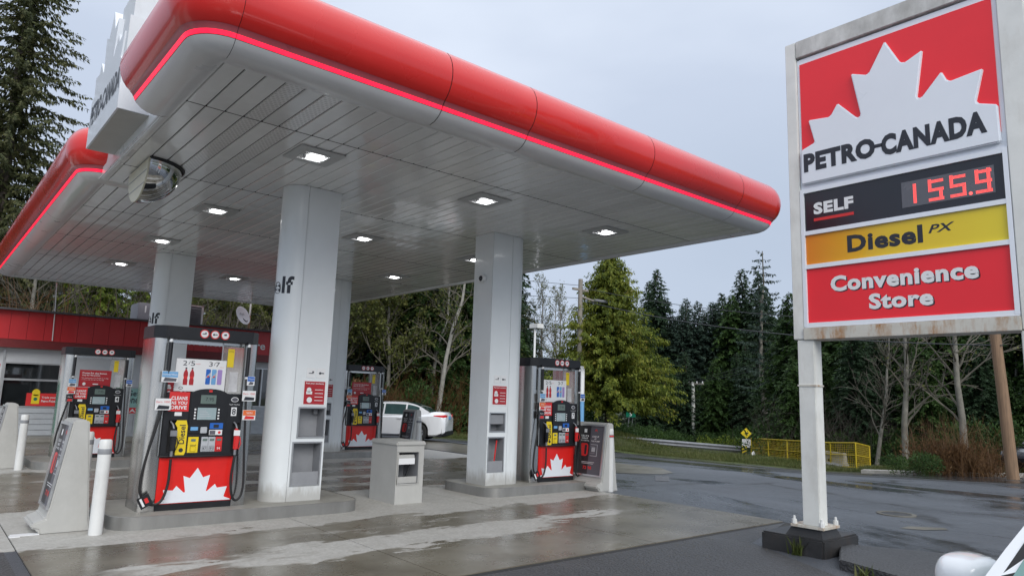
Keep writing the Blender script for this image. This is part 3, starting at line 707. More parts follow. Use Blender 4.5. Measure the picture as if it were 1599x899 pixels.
def column(x, y, side, label, letters):
    """flat end on the other side of the rounded end; side=-1: rounded end at -x. origin: front corner of the flat part"""
    o = empty('canopy_column', (x, y, .16), label=label, cat='column', group='white canopy columns')
    Rr = .272; wf = .5 if side < 0 else .45; H = Zc-.16-.004
    holes = [(.10, .87, .47, 1.26), (.05, .22, .45, .78)] if side < 0 else [(.05, 1.0, .38, 1.27), (.03, .22, .38, .74)]
    if side > 0: holes = [(.06, .92, .38, 1.22), (.04, .24, .37, .80)]
    mb = MB(); D = 2*Rr
    panel_with_holes(mb, 0, 0, wf, H, holes, .22, FRONT, (0, 0, 0))
    mb.build('front_panel', ['clad', 'niche'], o)
    # shell: rounded end and back and flat side
    if side < 0: prof = [(-.004, 0)]+[(-.004-Rr*math.sin(R(180*i/22)), Rr-Rr*math.cos(R(180*i/22))) for i in range(1, 23)]
    else: prof = [(wf+.004+.12, 0)]+[(wf+.004+.12+Rr*math.sin(R(180*i/22)), Rr-Rr*math.cos(R(180*i/22))) for i in range(1, 23)]; prof = [(wf+.004, 0)]+prof
    mb = MB(); k = len(prof); mb.v = [(a, b, 0) for a, b in prof]+[(a, b, H) for a, b in prof]
    mb.f = [(i, i+1, k+i+1, k+i) if side > 0 else (i+1, i, k+i, k+i+1) for i in range(k-1)]; mb.mi = [0]*(k-1)
    mb.build('rounded_shell', 'clad', o, 40)
    mb = MB()
    if side < 0: mb.box(wf-.0, .004, 0, wf+.003, D, H); mb.box(-.004, D-.003, 0, wf, D, H)
    else: mb.box(-.003, .004, 0, 0, D, H); mb.box(0, D-.003, 0, wf+.13, D, H)
    mb.build('side_panel', 'clad', o)
    mb = MB()
    for a, b, c, d in holes:
        t = .022
        for q in ((a-t, b-t, c+t, b), (a-t, d, c+t, d+t), (a-t, b, a, d), (c, b, c+t, d)): mb.rect(*q, -.002, .008, FRONT)
    mb.build('niche_frame', 'alu', o)
    a, b, c, d = holes[1]
    mb = MB(); mb.rect(a+.004, b, c-.004, b+.17, -.02, 0, FRONT); mb.build('bin_flap', 'niche', o)
    a, b, c, d = holes[0]
    mb = MB()
    if side > 0: mb.rect(a, (b+d)/2-.03, c, d-.02, -.12, -.03, FRONT)
    else: mb.rect(c-.09, d-.08, c-.03, d-.02, -.19, -.15, FRONT)
    mb.build('dispenser_unit', 'niche', o)
    # posters
    px = .14 if side < 0 else .09
    pz = 1.32 if side < 0 else 1.38
    mb = MB(); mb.rect(px-.02, pz-.02, px+.33, pz+.34, .002, .006, FRONT); mb.build('poster_border', 'whiteprint', o)
    mb = MB(); mb.rect(px, pz, px+.31, pz+.32, .007, .010, FRONT); mb.build('poster', 'maroon', o)
    text('Fuel your moments', (px+.02, pz+.275, px+.29, pz+.305), FRONT, (0, 0, 0), .0115, 'whiteprint', o, bold=.02)
    mb = MB()
    mb.prism(circ(px+.07, pz+.2, .035, 12), .011, .012); mb.rect(px+.03, pz+.14, px+.12, pz+.18, .011, .012)
    mb.prism(circ(px+.085, pz+.06, .04, 12), .011, .012)
    for q in range(4): mb.rect(px+.16, pz+.05+.05*q, px+.285, pz+.058+.05*q, .011, .012)
    mb.build('poster_pictures', 'whiteprint', o)
    for q in range(2):
        mb = MB(); mb.rect(px+.02+.15*q, pz+.37, px+.15+.15*q, pz+.51, .002, .006, FRONT); mb.build('notice', 'whiteprint', o)
        mb = MB()
        if q: mb.prism(circ(px+.22, pz+.44, .018, 10), .007, .009); mb.rect(px+.235, pz+.433, px+.28, pz+.447, .007, .009)
        else: mb.rect(px+.05, pz+.43, px+.12, pz+.44, .007, .009); mb.rect(px+.10, pz+.445, px+.125, pz+.465, .007, .009)
        mb.build('pictogram', 'ink', o)
    # wrapped lettering
    if letters:
        vs, fs = text_mesh('Self', (-.50, 2.86, .0, 3.11), bold=.03, keep=False)
        out = []
        vs = [(p[0], p[1]) for p in vs]
        w0 = -.12
        for u, v in vs:
            s_ = -(u+w0); a = s_/Rr
            out.append((-.004-(Rr+.003)*math.sin(a), Rr-(Rr+.003)*math.cos(a), v))
        MB().add(out, fs).build('lettering', 'ink', o)
    return o
cA = column(4.10, 9.52, -1, 'white column with rounded left end and Self lettering beside the nearest pump', True)
cB = column(7.71, 9.70, 1, 'white column with flat left end and round camera beside the right pump', False)
cC = column(4.12, 16.75, -1, 'white column with Self lettering behind the nearest pump', True)
cD = column(7.95, 17.0, 1, 'white column mostly hidden behind the rounded front left column', False)
b = MB(); b.box(.503, .12, .62, .56, .42, 1.20); b.build('side_box', 'cream', cA, bev=.01)
# squeegee in niche of right column
b = MB(); b.tube([(7.93, 9.76, .52), (7.98, 9.70+.06, .92)], .013, 6)
tag(b.build('squeegee', 'redprint'), 'red squeegee handle standing in the lower niche of the right front column', 'squeegee')
scm = empty('security_camera', (7.706, 9.95, 3.78), label='small round security camera on the left face of the right front column', cat='camera')
MB().lathe([(0, 0), (.075, 0), (.08, -.05), (.07, -.075), (0, -.075)], 18, (0, 0, 0), 'X').build('housing', 'whiteprint', scm, 40)
MB().lathe([(0, -.10), (.03, -.098), (.05, -.08), (.052, -.07), (0, -.07)], 16, (0, 0, 0), 'X').build('lens', 'blackpanel', scm, 40)

# ------------------------------------------------------------ islands
def island(x0, y0, x1, y1, label):
    o = empty('pump_island', ((x0+x1)/2, (y0+y1)/2, 0), label=label, cat='kerb island', group='raised pump islands')
    cx, cy = (x0+x1)/2, (y0+y1)/2
    b = MB(); b.prism([(x-cx, y-cy) for x, y in rrect(x0+.012, y0+.012, x1-.012, y1-.012, .30, 8)], 0, .16, TOP); b.build('top', 'kerb', o)
    pts = rrect(x0, y0, x1, y1, .31, 8); k = len(pts); mb = MB()
    inn = rrect(x0+.01, y0+.01, x1-.01, y1-.01, .30, 8)
    mb.v = [(x-cx, y-cy, 0) for x, y in pts]+[(x-cx, y-cy, .158) for x, y in pts]+[(x-cx, y-cy, .164) for x, y in inn]
    mb.f = [(i, (i+1) % k, k+(i+1) % k, k+i) for i in range(k)]+[(k+i, k+(i+1) % k, 2*k+(i+1) % k, 2*k+i) for i in range(k)]; mb.mi = [0]*len(mb.f)
    mb.build('edging', 'kerbsteel', o, 40)
island(1.93, 9.17, 5.1, 10.75, 'raised concrete island under the nearest pump and rounded column')
island(7.5, 9.33, 10.0, 10.8, 'raised concrete island under the right pump and its column')
island(1.95, 16.3, 5.2, 17.95, 'raised concrete island under the rear left pump')
island(7.5, 16.7, 10.6, 18.2, 'raised concrete island under the rear pump near the white car')

# ------------------------------------------------------------ dispensers
def dispenser(x, y, label, number, ad, hoseside=True):
    o = empty('fuel_pump', (x, y, .16), label=label, cat='fuel pump', group='fuel pumps')
    def r(name, u0, v0, u1, v1, a, b, mat, bev=0, parent=None, mb=None):
        q = MB(); q.rect(u0, v0, u1, v1, a, b, FRONT); return q.build(name, mat, parent or o, bev=bev)
    D = .62
    # side pillars, curved steel
    for s_ in (-1, 1):
        u0, u1 = .46, .655
        pr = [(u0, .0), (u1-.05, .0), (u1-.012, .02), (u1, .06), (u1, D-.06), (u1-.012, D-.02), (u1-.05, D), (u0, D)]
        pr = [(s_*a, b) for a, b in pr]
        b = MB(); b.prism(pr, 0, 2.10, TOP); b.build('side_pillar', 'steel', o, 40)
        b = MB()
        b.tube([(s_*.485, -.035, .66), (s_*.485, -.035, 2.1)], .012, 8); b.build('hose_guide', 'steel', o, 60)
    b = MB(); b.box(-.46, .03, 0, .46, D-.03, 1.42); b.build('cabinet', 'black', o)
    r('red_panel', -.455, .075, .455, .655, -.03, .012, 'pumpred', .006)
    r('kick_plate', -.455, 0, .455, .073, -.03, .016, 'black')
    # leaf on lower panel
    pl = [(-.42+.86*u, .08+.62*(v-.18)*1.08+.02) for u, v in LEAF]
    pl = [(-.43, .085)]+[(a, max(b2, .09)) for a, b2 in [(-.425+.86*u, .11+.78*(v-.215)) for u, v in LEAF]]+[(.44, .085)]
    b = MB(); b.prism(pl, .0125, .016); b.build('leaf_emblem', 'leafwhite', o)
    # rear copy of the panel so the back is not empty
    b = MB(); b.box(-.455, D-.02, .075, .455, D+.01, .655); b.build('rear_panel', 'pumpred', o)
    b = MB(); b.box(-.46, D-.02, .66, .46, D+.06, 1.43); b.build('rear_console', 'black', o, bev=.01)
    # console with nozzle bays and an arched top
    mb = MB()
    panel_with_holes(mb, -.47, .655, .485, 1.43, [(-.405, .69, -.30, 1.09), (.375, .69, .47, 1.06)], .07, FRONT, (0, -.055, 0), 0, 1)
    u, v = FRONT
    for q in ((-.47, .655, -.47, 1.43), (.485, 1.43, .485, .655)): mb.add([(q[0], -.055, q[1]), (q[2], -.055, q[3]), (q[2], .03, q[3]), (q[0], .03, q[1])], [(3, 2, 1, 0)], 0)
    mb.add([(-.47, -.055, 1.43), (.485, -.055, 1.43), (.485, .03, 1.43), (-.47, .03, 1.43)], [(0, 1, 2, 3)], 0)
    mb.add([(-.47, -.055, .655), (.485, -.055, .655), (.485, .03, .655), (-.47, .03, .655)], [(3, 2, 1, 0)], 0)
    con = mb.build('console', ['black', 'dark'], o)
    b = MB()
    b.tube([(-.465, -.05, .652), (0, -.075, .648), (.48, -.05, .652)], .016, 8); b.build('console_lip', 'black', o, 60)
    arch = [(-.17, .93), (.275, .93), (.285, 1.36)]+[(.05+.235*math.cos(R(a)), 1.405+.085*math.sin(R(a))) for a in range(10, 171, 16)]+[(-.185, 1.36)]
    b = MB(); b.prism(arch, .054, .075); b.build('screen_surround', 'black', o, bev=.006)
    r('logo_chip', .035, 1.447, .075, 1.475, .0755, .079, 'redprint')
    r('price_screen', -.06, 1.30, .13, 1.41, .076, .082, 'lcd2', parent=o)
    text('7.95', (.0, 1.335, .1, 1.38), FRONT, (0, 0, 0), .0835, 'ink', o)
    sc = r('main_screen', -.085, 1.10, .145, 1.25, .076, .082, 'lcd')
    mb = MB()
    for q in range(5): mb.rect(-.06, 1.12+.022*q, .02+.02*((q*7) % 4), 1.127+.022*q, .0825, .0835)
    mb.build('screen_text', 'greybtn', o)
    for sgn, uu in ((0, -.125), (1, .165)):
        for q in range(4):
            r('key', uu, 1.105+.037*q, uu+.022, 1.127+.037*q, .076, .083, 'whiteprint', .003)
    # CLEANS AS YOU DRIVE sticker
    r('promo_sticker', -.43, 1.20, -.19, 1.44, .056, .059, 'redprint')
    for tt, z0, z1 in (('CLEANS', 1.34, 1.385), ('AS YOU', 1.285, 1.325), ('DRIVE', 1.225, 1.27)):
        text(tt, (-.405, z0, -.215, z1), FRONT, (0, 0, 0), .0605, 'whiteprint', o, bold=.03, keep=False)
    r('small_sticker', -.35, 1.145, -.265, 1.19, .056, .059, 'whiteprint')
    # diesel tab
    dt = [(-.30, .665), (-.195, .665), (-.18, .70), (-.18, 1.02), (-.20, 1.09), (-.31, 1.09), (-.33, 1.05), (-.30, 1.0)]
    b = MB(); b.prism(dt, .056, .062); b.build('diesel_tab', 'yellow', o)
    vfr = (Vector((0, 0, 1)), Vector((-1, 0, 0)))
    text('Diesel', (.78, .205, 1.0, .275), (vfr[0], vfr[1]), (0, 0, 0), .0645, 'ink', o, bold=.01) if False else None
    vs, fs = text_mesh('Diesel', (0, 0, .235, .07), bold=.015)
    MB().add([(-.205-vy, -.0645, .80+vx) for vx, vy in vs], fs).build('lettering', 'ink', o)
    b = MB(); b.prism(circ(-.235, .725, .026, 14), .0625, .064); b.build('round_mark', 'ink', o)
    # grade buttons
    r('yellow_grade_panel', -.16, .69, -.035, .885, .056, .066, 'yellow', .004)
    r('yellow_display', -.125, .83, -.07, .86, .0665, .07, 'lcd2'); r('yellow_button', -.13, .705, -.065, .77, .0665, .073, 'yellow', .004)
    text('diesel', (-.15, .775, -.045, .795), FRONT, (0, 0, 0), .068, 'ink', o)
    for q, mt in enumerate(('greybtn', 'greybtn', 'redprint')):
        u0 = .0+.087*q
        r('grade_panel', u0, .70, u0+.085, .885, .056, .066, mt, .004)
        r('grade_display', u0+.015, .835, u0+.07, .862, .0665, .07, 'lcd2'); r('grade_button', u0+.014, .712, u0+.07, .77, .0665, .073, 'greybtn' if q < 2 else 'redprint', .004)
        text(('87', '91', '94')[q], (u0+.022, .725, u0+.062, .757), FRONT, (0, 0, 0), .0745, 'ink' if q < 2 else 'whiteprint', o)
    r('keypad', .08, .985, .245, 1.06, .076, .088, 'bluebtn', .004); r('keypad_screen', .125, 1.0, .19, 1.04, .0885, .091, 'dark')
    r('card_panel', .075, .905, .245, .978, .076, .084, 'whiteprint', .004)
    mb = MB(); mb.rect(.085, .915, .155, .965, .0845, .086); mb.build('card_slot', 'greyposter', o)
    mb = MB(); mb.prism(circ(.205, .94, .018, 12), .0845, .086); mb.build('card_mark', 'redprint', o)
    r('tap_reader', -.15, .965, -.06, 1.01, .076, .084, 'lightblue', .003); r('receipt_slot', -.03, .93, .05, 1.01, .076, .09, 'greybtn', .006)
    b = MB(); b.prism(circ(.375, 1.36, .048, 18, .032), .056, .060); b.build('brand_oval', 'whiteprint', o)
    b = MB(); b.prism(circ(.375, 1.36, .040, 18, .025), .0605, .062); b.build('oval_centre', 'greyposter', o)
    text('Super Gasoline', (.31, 1.285, .445, 1.305), FRONT, (0, 0, 0), .0575, 'whiteprint', o)
    r('number_plate', .34, 1.15, .41, 1.26, .056, .059, 'whiteprint')
    text(number, (.35, 1.165, .40, 1.245), FRONT, (0, 0, 0), .0605, 'ink', o, bold=.02, keep=False)
    # crown
    cr_ = [(-.66, .05), (-.54, -.07), (.54, -.07), (.60, -.01), (.66, .05), (.66, D-.05), (.54, D+.07), (-.54, D+.07), (-.66, D-.05)]
    b = MB(); b.prism(cr_, 2.10, 2.26, TOP); b.build('crown', 'black', o, bev=.008)
    for q in range(3):
        cx = -.09+.13*q
        b = MB(); b.prism(circ(cx, 2.185, .057, 20), .0705, .074); b.build('warning_disc', 'redprint', o)
        b = MB(); b.prism(circ(cx, 2.185, .045, 20), .0745, .076); b.build('disc_face', 'whiteprint', o)
        b = MB()
        if q == 0: b.rect(cx-.028, 2.18, cx+.02, 2.19, .0765, .078); b.rect(cx+.005, 2.192, cx+.02, 2.205, .0765, .078)
        elif q == 1: b.prism(circ(cx-.015, 2.185, .013, 10), .0765, .078); b.rect(cx, 2.18, cx+.03, 2.19, .0765, .078)
        else: b.prism([(cx-.022, 2.195), (cx+.015, 2.205), (cx+.02, 2.185), (cx-.01, 2.18)], .0765, .078)
        b.build('pictogram', 'ink', o)
    b = MB(); b.box(-.46, .05, 2.05, .46, .12, 2.10); b.build('crown_beam', 'steel', o)
    # clear pane right with yellow card
    r('side_pane', .20, 1.44, .47, 2.07, -.05, -.045, 'pane'); r('pane_frame', .19, 1.44, .20, 2.10, -.055, -.04, 'alu')
    r('yellow_notice', .265, 1.78, .35, 2.02, -.0445, -.042, 'yellow'); text('NOTICE', (.275, 1.975, .34, 2.0), FRONT, (0, 0, 0), -.0415, 'ink', o)
    r('white_notice', .31, 1.46, .42, 1.72, -.0445, -.042, 'brochure')
    # ad board
    if ad == 'drinks':
        r('ad_board', -.37, 1.45, .25, 1.86, -.03, -.02, 'whiteprint')
        for tt, bx in (('2', (-.29, 1.775, -.24, 1.835)), ('/', (-.225, 1.79, -.20, 1.83)), ('5', (-.195, 1.775, -.145, 1.835)), ('3', (.03, 1.775, .075, 1.835)), ('/', (.09, 1.79, .11, 1.83)), ('7', (.115, 1.775, .165, 1.835))):
            text(tt, bx, FRONT, (0, 0, 0), -.0185, 'ink', o, keep=False)
        text('save $1.00', (-.135, 1.79, -.08, 1.81), FRONT, (0, 0, 0), -.0185, 'redprint', o)
        text('ea. plus dep.', (.17, 1.76, .22, 1.78), FRONT, (0, 0, 0), -.0185, 'redprint', o)
        for q in range(2):
            cx = -.245+.075*q
            bt = [(-.026, 0), (.026, 0), (.028, .06), (.02, .085), (.028, .12), (.024, .16), (.009, .19), (.009, .20), (-.009, .20), (-.009, .19), (-.024, .16), (-.028, .12), (-.02, .085), (-.028, .06)]
            b = MB(); b.prism([(cx+a, 1.53+c) for a, c in bt], -.0195, -.017); b.build('bottle_picture', 'maroon', o)
            b = MB(); b.rect(cx-.022, 1.61, cx+.022, 1.64, -.0165, -.0155); b.build('bottle_band', 'redprint', o)
            b = MB(); b.rect(cx-.01, 1.733, cx+.01, 1.75, -.0195, -.017); b.build('bottle_cap', 'ink', o)
        for q, mt in enumerate(('bluebtn', 'lightblue', 'purple')):
            cx = .03+.073*q
            b = MB(); b.prism(rrect(cx-.029, 1.545, cx+.029, 1.74, .01, 2), -.0195, -.017); b.build('can_picture', mt, o)
            if q < 2:
                b = MB(); b.rect(cx-.028, 1.63, cx+.0, 1.70, -.0165, -.0155) if False else b.prism([(cx-.028, 1.62), (cx+.028, 1.66), (cx+.028, 1.70), (cx-.028, 1.64)], -.0165, -.0155); b.build('can_band', 'greybtn', o)
                b = MB(); b.prism(circ(cx, 1.645, .012, 10), -.015, -.014); b.build('can_mark', 'redprint', o)
        b = MB(); b.prism(circ(-.29, 1.49, .026, 16, .017), -.0195, -.017); b.build('board_mark', 'ink', o)
        b = MB(); b.prism(circ(-.29, 1.49, .020, 16, .011), -.0165, -.0155); b.build('board_mark_centre', 'whiteprint', o)
    else:
        r('ad_board', -.36, 1.45, .23, 1.80, -.03, -.02, 'maroon')
        text('Come for the bonus.', (-.31, 1.72, .15, 1.755), FRONT, (0, 0, 0), -.0185, 'whiteprint', o, bold=.02, align='L')
        text('Stay for the points.', (-.31, 1.67, .15, 1.705), FRONT, (0, 0, 0), -.0185, 'whiteprint', o, bold=.02, align='L')
        text('Earn points every time you fuel up or shop', (-.31, 1.62, .18, 1.645), FRONT, (0, 0, 0), -.0185, 'whiteprint', o, align='L')
        text('in store with the card or the app', (-.31, 1.585, .1, 1.61), FRONT, (0, 0, 0), -.0185, 'whiteprint', o, align='L')
        b = MB(); b.prism(circ(-.26, 1.51, .03, 12), -.0185, -.0165); b.rect(-.10, 1.50, .0, 1.52, -.0185, -.0165); b.build('board_mark', 'whiteprint', o)
    # hoses with swivels
    yb = -.10
    hl = [(-.485, 2.09), (-.485, 1.9), (-.488, 1.6), (-.50, 1.3), (-.56, .98), (-.62, .70), (-.66, .42), (-.655, .24), (-.58, .12), (-.48, .09), (-.40, .15), (-.355, .32), (-.35, .5), (-.35, .62)]
    hr = [(.485, 2.09), (.487, 1.85), (.49, 1.6), (.51, 1.24), (.54, .68), (.565, .32), (.545, .14), (.48, .08), (.425, .16), (.40, .35), (.41, .52), (.425, .66)]
    for nm, hh in (('left', hl), ('right', hr)):
        # resample with catmull
        pts = []
        for i in range(len(hh)-1):
            p0, p1, p2, p3 = hh[max(i-1, 0)], hh[i], hh[i+1], hh[min(i+2, len(hh)-1)]
            for t in (0, .33, .66):
                f = lambda k: .5*((2*p1[k])+(-p0[k]+p2[k])*t+(2*p0[k]-5*p1[k]+4*p2[k]-p3[k])*t*t+(-p0[k]+3*p1[k]-3*p2[k]+p3[k])*t**3)
                pts.append((f(0), yb, f(1)))
        pts.append((hh[-1][0], yb, hh[-1][1]))
        h_ = MB(); h_.tube(pts, .0155, 8); h_.build('hose', 'rubber', o, 60)
        sg = -1 if nm == 'left' else 1
        for zz in (2.07, 1.80, 1.66):
            b = MB(); b.lathe([(0, zz-.028), (.019, zz-.028), (.021, zz), (.019, zz+.02), (0, zz+.02)], 10, (sg*.486, yb, 0)); b.build('swivel', 'whiteprint', o, 50)
        b = MB(); b.tube([(sg*.486, yb, 2.05), (sg*.486, yb, 1.66)], .026, 8); b.build('hose_sleeve', 'black', o, 60)
        b = MB(); b.box(sg*.486-.02, yb-.01, 2.08, sg*.486+.02, .02, 2.12); b.build('hose_bracket', 'black', o)
    # nozzles
    for cx, mt, mt2 in ((-.35, 'black', 'galv'), (.42, 'redprint', 'whiteprint')):
        b = MB(); b.tube([(cx, yb, .655), (cx+.0, -.10, .72)], .02, 8); b.build('nozzle_coupling', 'galv', o, 60)
        b = MB(); b.prism([(cx-.03, .72), (cx+.025, .72), (cx+.04, .84), (cx+.035, .95), (cx+.0, 1.0), (cx-.035, .985), (cx-.03, .9)], .085, .128); b.build('nozzle_body', mt, o, bev=.012)
        b = MB(); b.rect(cx-.045, .90, cx+.035, .97, .129, .135); b.build('nozzle_label', mt2, o)
        b = MB(); b.tube([(cx, -.105, .99), (cx-.012, -.09, 1.04), (cx-.03, -.04, 1.075)], [.013, .012, .011], 8); b.build('spout', 'galv', o, 60)
        b = MB(); b.tube([(cx+.03, -.13, .73), (cx+.05, -.15, .80), (cx+.04, -.13, .88)], .006, 6); b.build('lever', mt, o, 60)
    # brochures hanging on hoses
    def tagcard(u0, v0, u1, v1, cols, words, rot=0):
        c = r('hose_tag', u0, v0, u1, v1, .118, .122, cols[0])
        b = MB(); b.rect(u0+.004, v0+(v1-v0)*.45, u1-.004, v1-.004, .1225, .124); b.build('tag_picture', cols[1], o)
        b = MB(); b.prism([(u0+.02, v0+.01), (u1-.02, v0+.012), (u1-.015, v0+(v1-v0)*.35), (u0+.04, v0+(v1-v0)*.42)], .1225, .124); b.build('tag_panel', cols[2], o)
        if words: text(words, (u0+.012, v0+(v1-v0)*.62, u1-.012, v0+(v1-v0)*.8), FRONT, (0, 0, 0), .1255, cols[3], o)
    if number == '8':
        tagcard(-.56, 1.555, -.37, 1.69, ('whiteprint', 'lightblue', 'greyposter', 'whiteprint'), 'SummerWash')
        tagcard(-.60, 1.215, -.42, 1.355, ('whiteprint', 'whiteprint', 'ink', 'redprint'), 'Earn 1000')
        tagcard(.49, 1.55, .59, 1.67, ('whiteprint', 'bluebtn', 'greyposter', 'whiteprint'), 'Wash')
        tagcard(.445, 1.345, .62, 1.48, ('whiteprint', 'whiteprint', 'ink', 'redprint'), 'Earn 1000')
        tagcard(.47, 1.10, .64, 1.23, ('whiteprint', 'orange', 'redprint', 'whiteprint'), 'WIN')
    else:
        tagcard(-.56, 1.45, -.42, 1.60, ('whiteprint', 'lightblue', 'greyposter', 'whiteprint'), 'SummerWash')
        tagcard(-.57, 1.30, -.42, 1.44, ('whiteprint', 'orange', 'redprint', 'whiteprint'), 'WIN')
        tagcard(-.57, 1.14, -.44, 1.28, ('greyposter', 'black', 'redprint', 'whiteprint'), 'Earn')
        tagcard(.50, 1.48, .62, 1.62, ('whiteprint', 'bluebtn', 'greyposter', 'whiteprint'), 'Wash')
    dm = Matrix.Rotation(R(-28), 3, 'Y')
    b = MB(); b.rect(-.07, -.07, .07, .07, 0, .006); b.rect(.0, -.03, .04, .03, .0065, .008, mi=1); b.rect(-.045, -.05, -.02, .05, .0065, .008, mi=2)
    b.v = [tuple(dm @ Vector(p)+Vector((-.60, -.125, .14))) for p in b.v]; b.build('hose_badge', ['black', 'redprint', 'whiteprint'], o)
    return o
dispenser(2.90, 9.53, 'nearest fuel pump, number 8, with drinks offer board above its screen', '8', 'drinks')
dispenser(9.38, 9.70, 'fuel pump beside the flat sided front right column, drinks offer board', '7', 'drinks')
dispenser(3.02, 17.05, 'rear left fuel pump, number 4, in front of the store', '4', 'maroon')
dispenser(9.50, 17.45, 'rear fuel pump in front of the white car, maroon offer board', '3', 'maroon')

# ------------------------------------------------------------ waste bin
bn = empty('waste_bin', (6.1, 9.85, .012), label='grey waste bin with open front between the two front islands', cat='waste bin')
mb = MB(); x0, x1, y0, y1, H = -.315, .175, -.385, .385, .86
t = .04   # slight taper
panel_with_holes(mb, x0, 0, x1, H, [(x0+.035, .30, x1-.10, .77)], .42, FRONT, (0, y0, 0), 0, 1)
for q in ([(x0, y0), (x0, y1)], [(x1, y1), (x1, y0)], [(x0, y1), (x1, y1)]):
    (a, b2), (c, d) = q; mb.add([(a, b2, 0), (c, d, 0), (c, d, H), (a, b2, H)], [(3, 2, 1, 0)], 0)
mb.build('body', ['greyplastic', 'niche'], bn)
b = MB(); b.box(x0-.02, y0-.025, H+.001, x1+.02, y1+.02, H+.075); b.build('lid', 'greyplastic', bn, bev=.02)
b = MB()
a, c, d, e = x0+.035, .30, x1-.10, .77
for q in ((a-.02, c-.02, d+.02, c), (a-.02, e, d+.02, e+.02), (a-.02, c, a, e), (d, c, d+.02, e)): b.rect(*q, -.002, .012, FRONT, (0, y0, 0))
b.build('opening_frame', 'greyplastic', bn, bev=.004)
b = MB(); b.rect(a, .62, d-.06, .73, -.14, -.01, FRONT, (0, y0, 0)); b.build('towel_dispenser', 'greyplastic', bn, bev=.01)
b = MB(); b.rect(a+.0, .59, d-.07, .68, .006, .009, FRONT, (0, y0, 0)); b.build('paper_towel', 'whiteprint', bn)
b = MB(); b.rect(a, .305, d, .40, -.05, -.03, FRONT, (0, y0, 0)); b.build('water_tub', 'greyplastic', bn)
b = MB(); b.tube([(5.98, 9.56, .34), (6.08, 9.52, .64)], .012, 6)
tag(b.build('squeegee', 'black'), 'black squeegee handle leaning in the opening of the grey bin', 'squeegee')

# ------------------------------------------------------------ bollards
def bollard(x, y, h, label, red=False):
    o = empty('bollard', (x, y, 0), R(random.uniform(0, 360)), label=label, cat='bollard', group='white steel bollards')
    MB().lathe([(0, h), (.055, h-.004), (.066, h-.02), (.068, h-.08), (.07, 0)], 20).build('post', 'bollard', o, 40)
    MB().lathe([(.0695, h-.165), (.071, h-.16), (.071, h-.11), (.0695, h-.105)], 20).build('reflective_band', 'niche', o, 40)
    if red: MB().lathe([(.0715, h-.15), (.0725, h-.15), (.0725, h-.125), (.0715, h-.125)], 20).build('red_stripe', 'redprint', o)
bollard(1.77, 9.16, 1.05, 'scuffed white bollard in front of the nearest pump island')
bollard(1.86, 10.72, 1.05, 'white bollard partly hidden behind the nearest poster stand')
bollard(1.76, 16.5, 1.05, 'white bollard before the rear left island near the store')
bollard(10.16, 9.06, 1.15, 'white bollard with red mark beside the right poster stand', True)
bollard(10.72, 16.5, 1.08, 'white bollard in front of the rear poster stand near the white car')

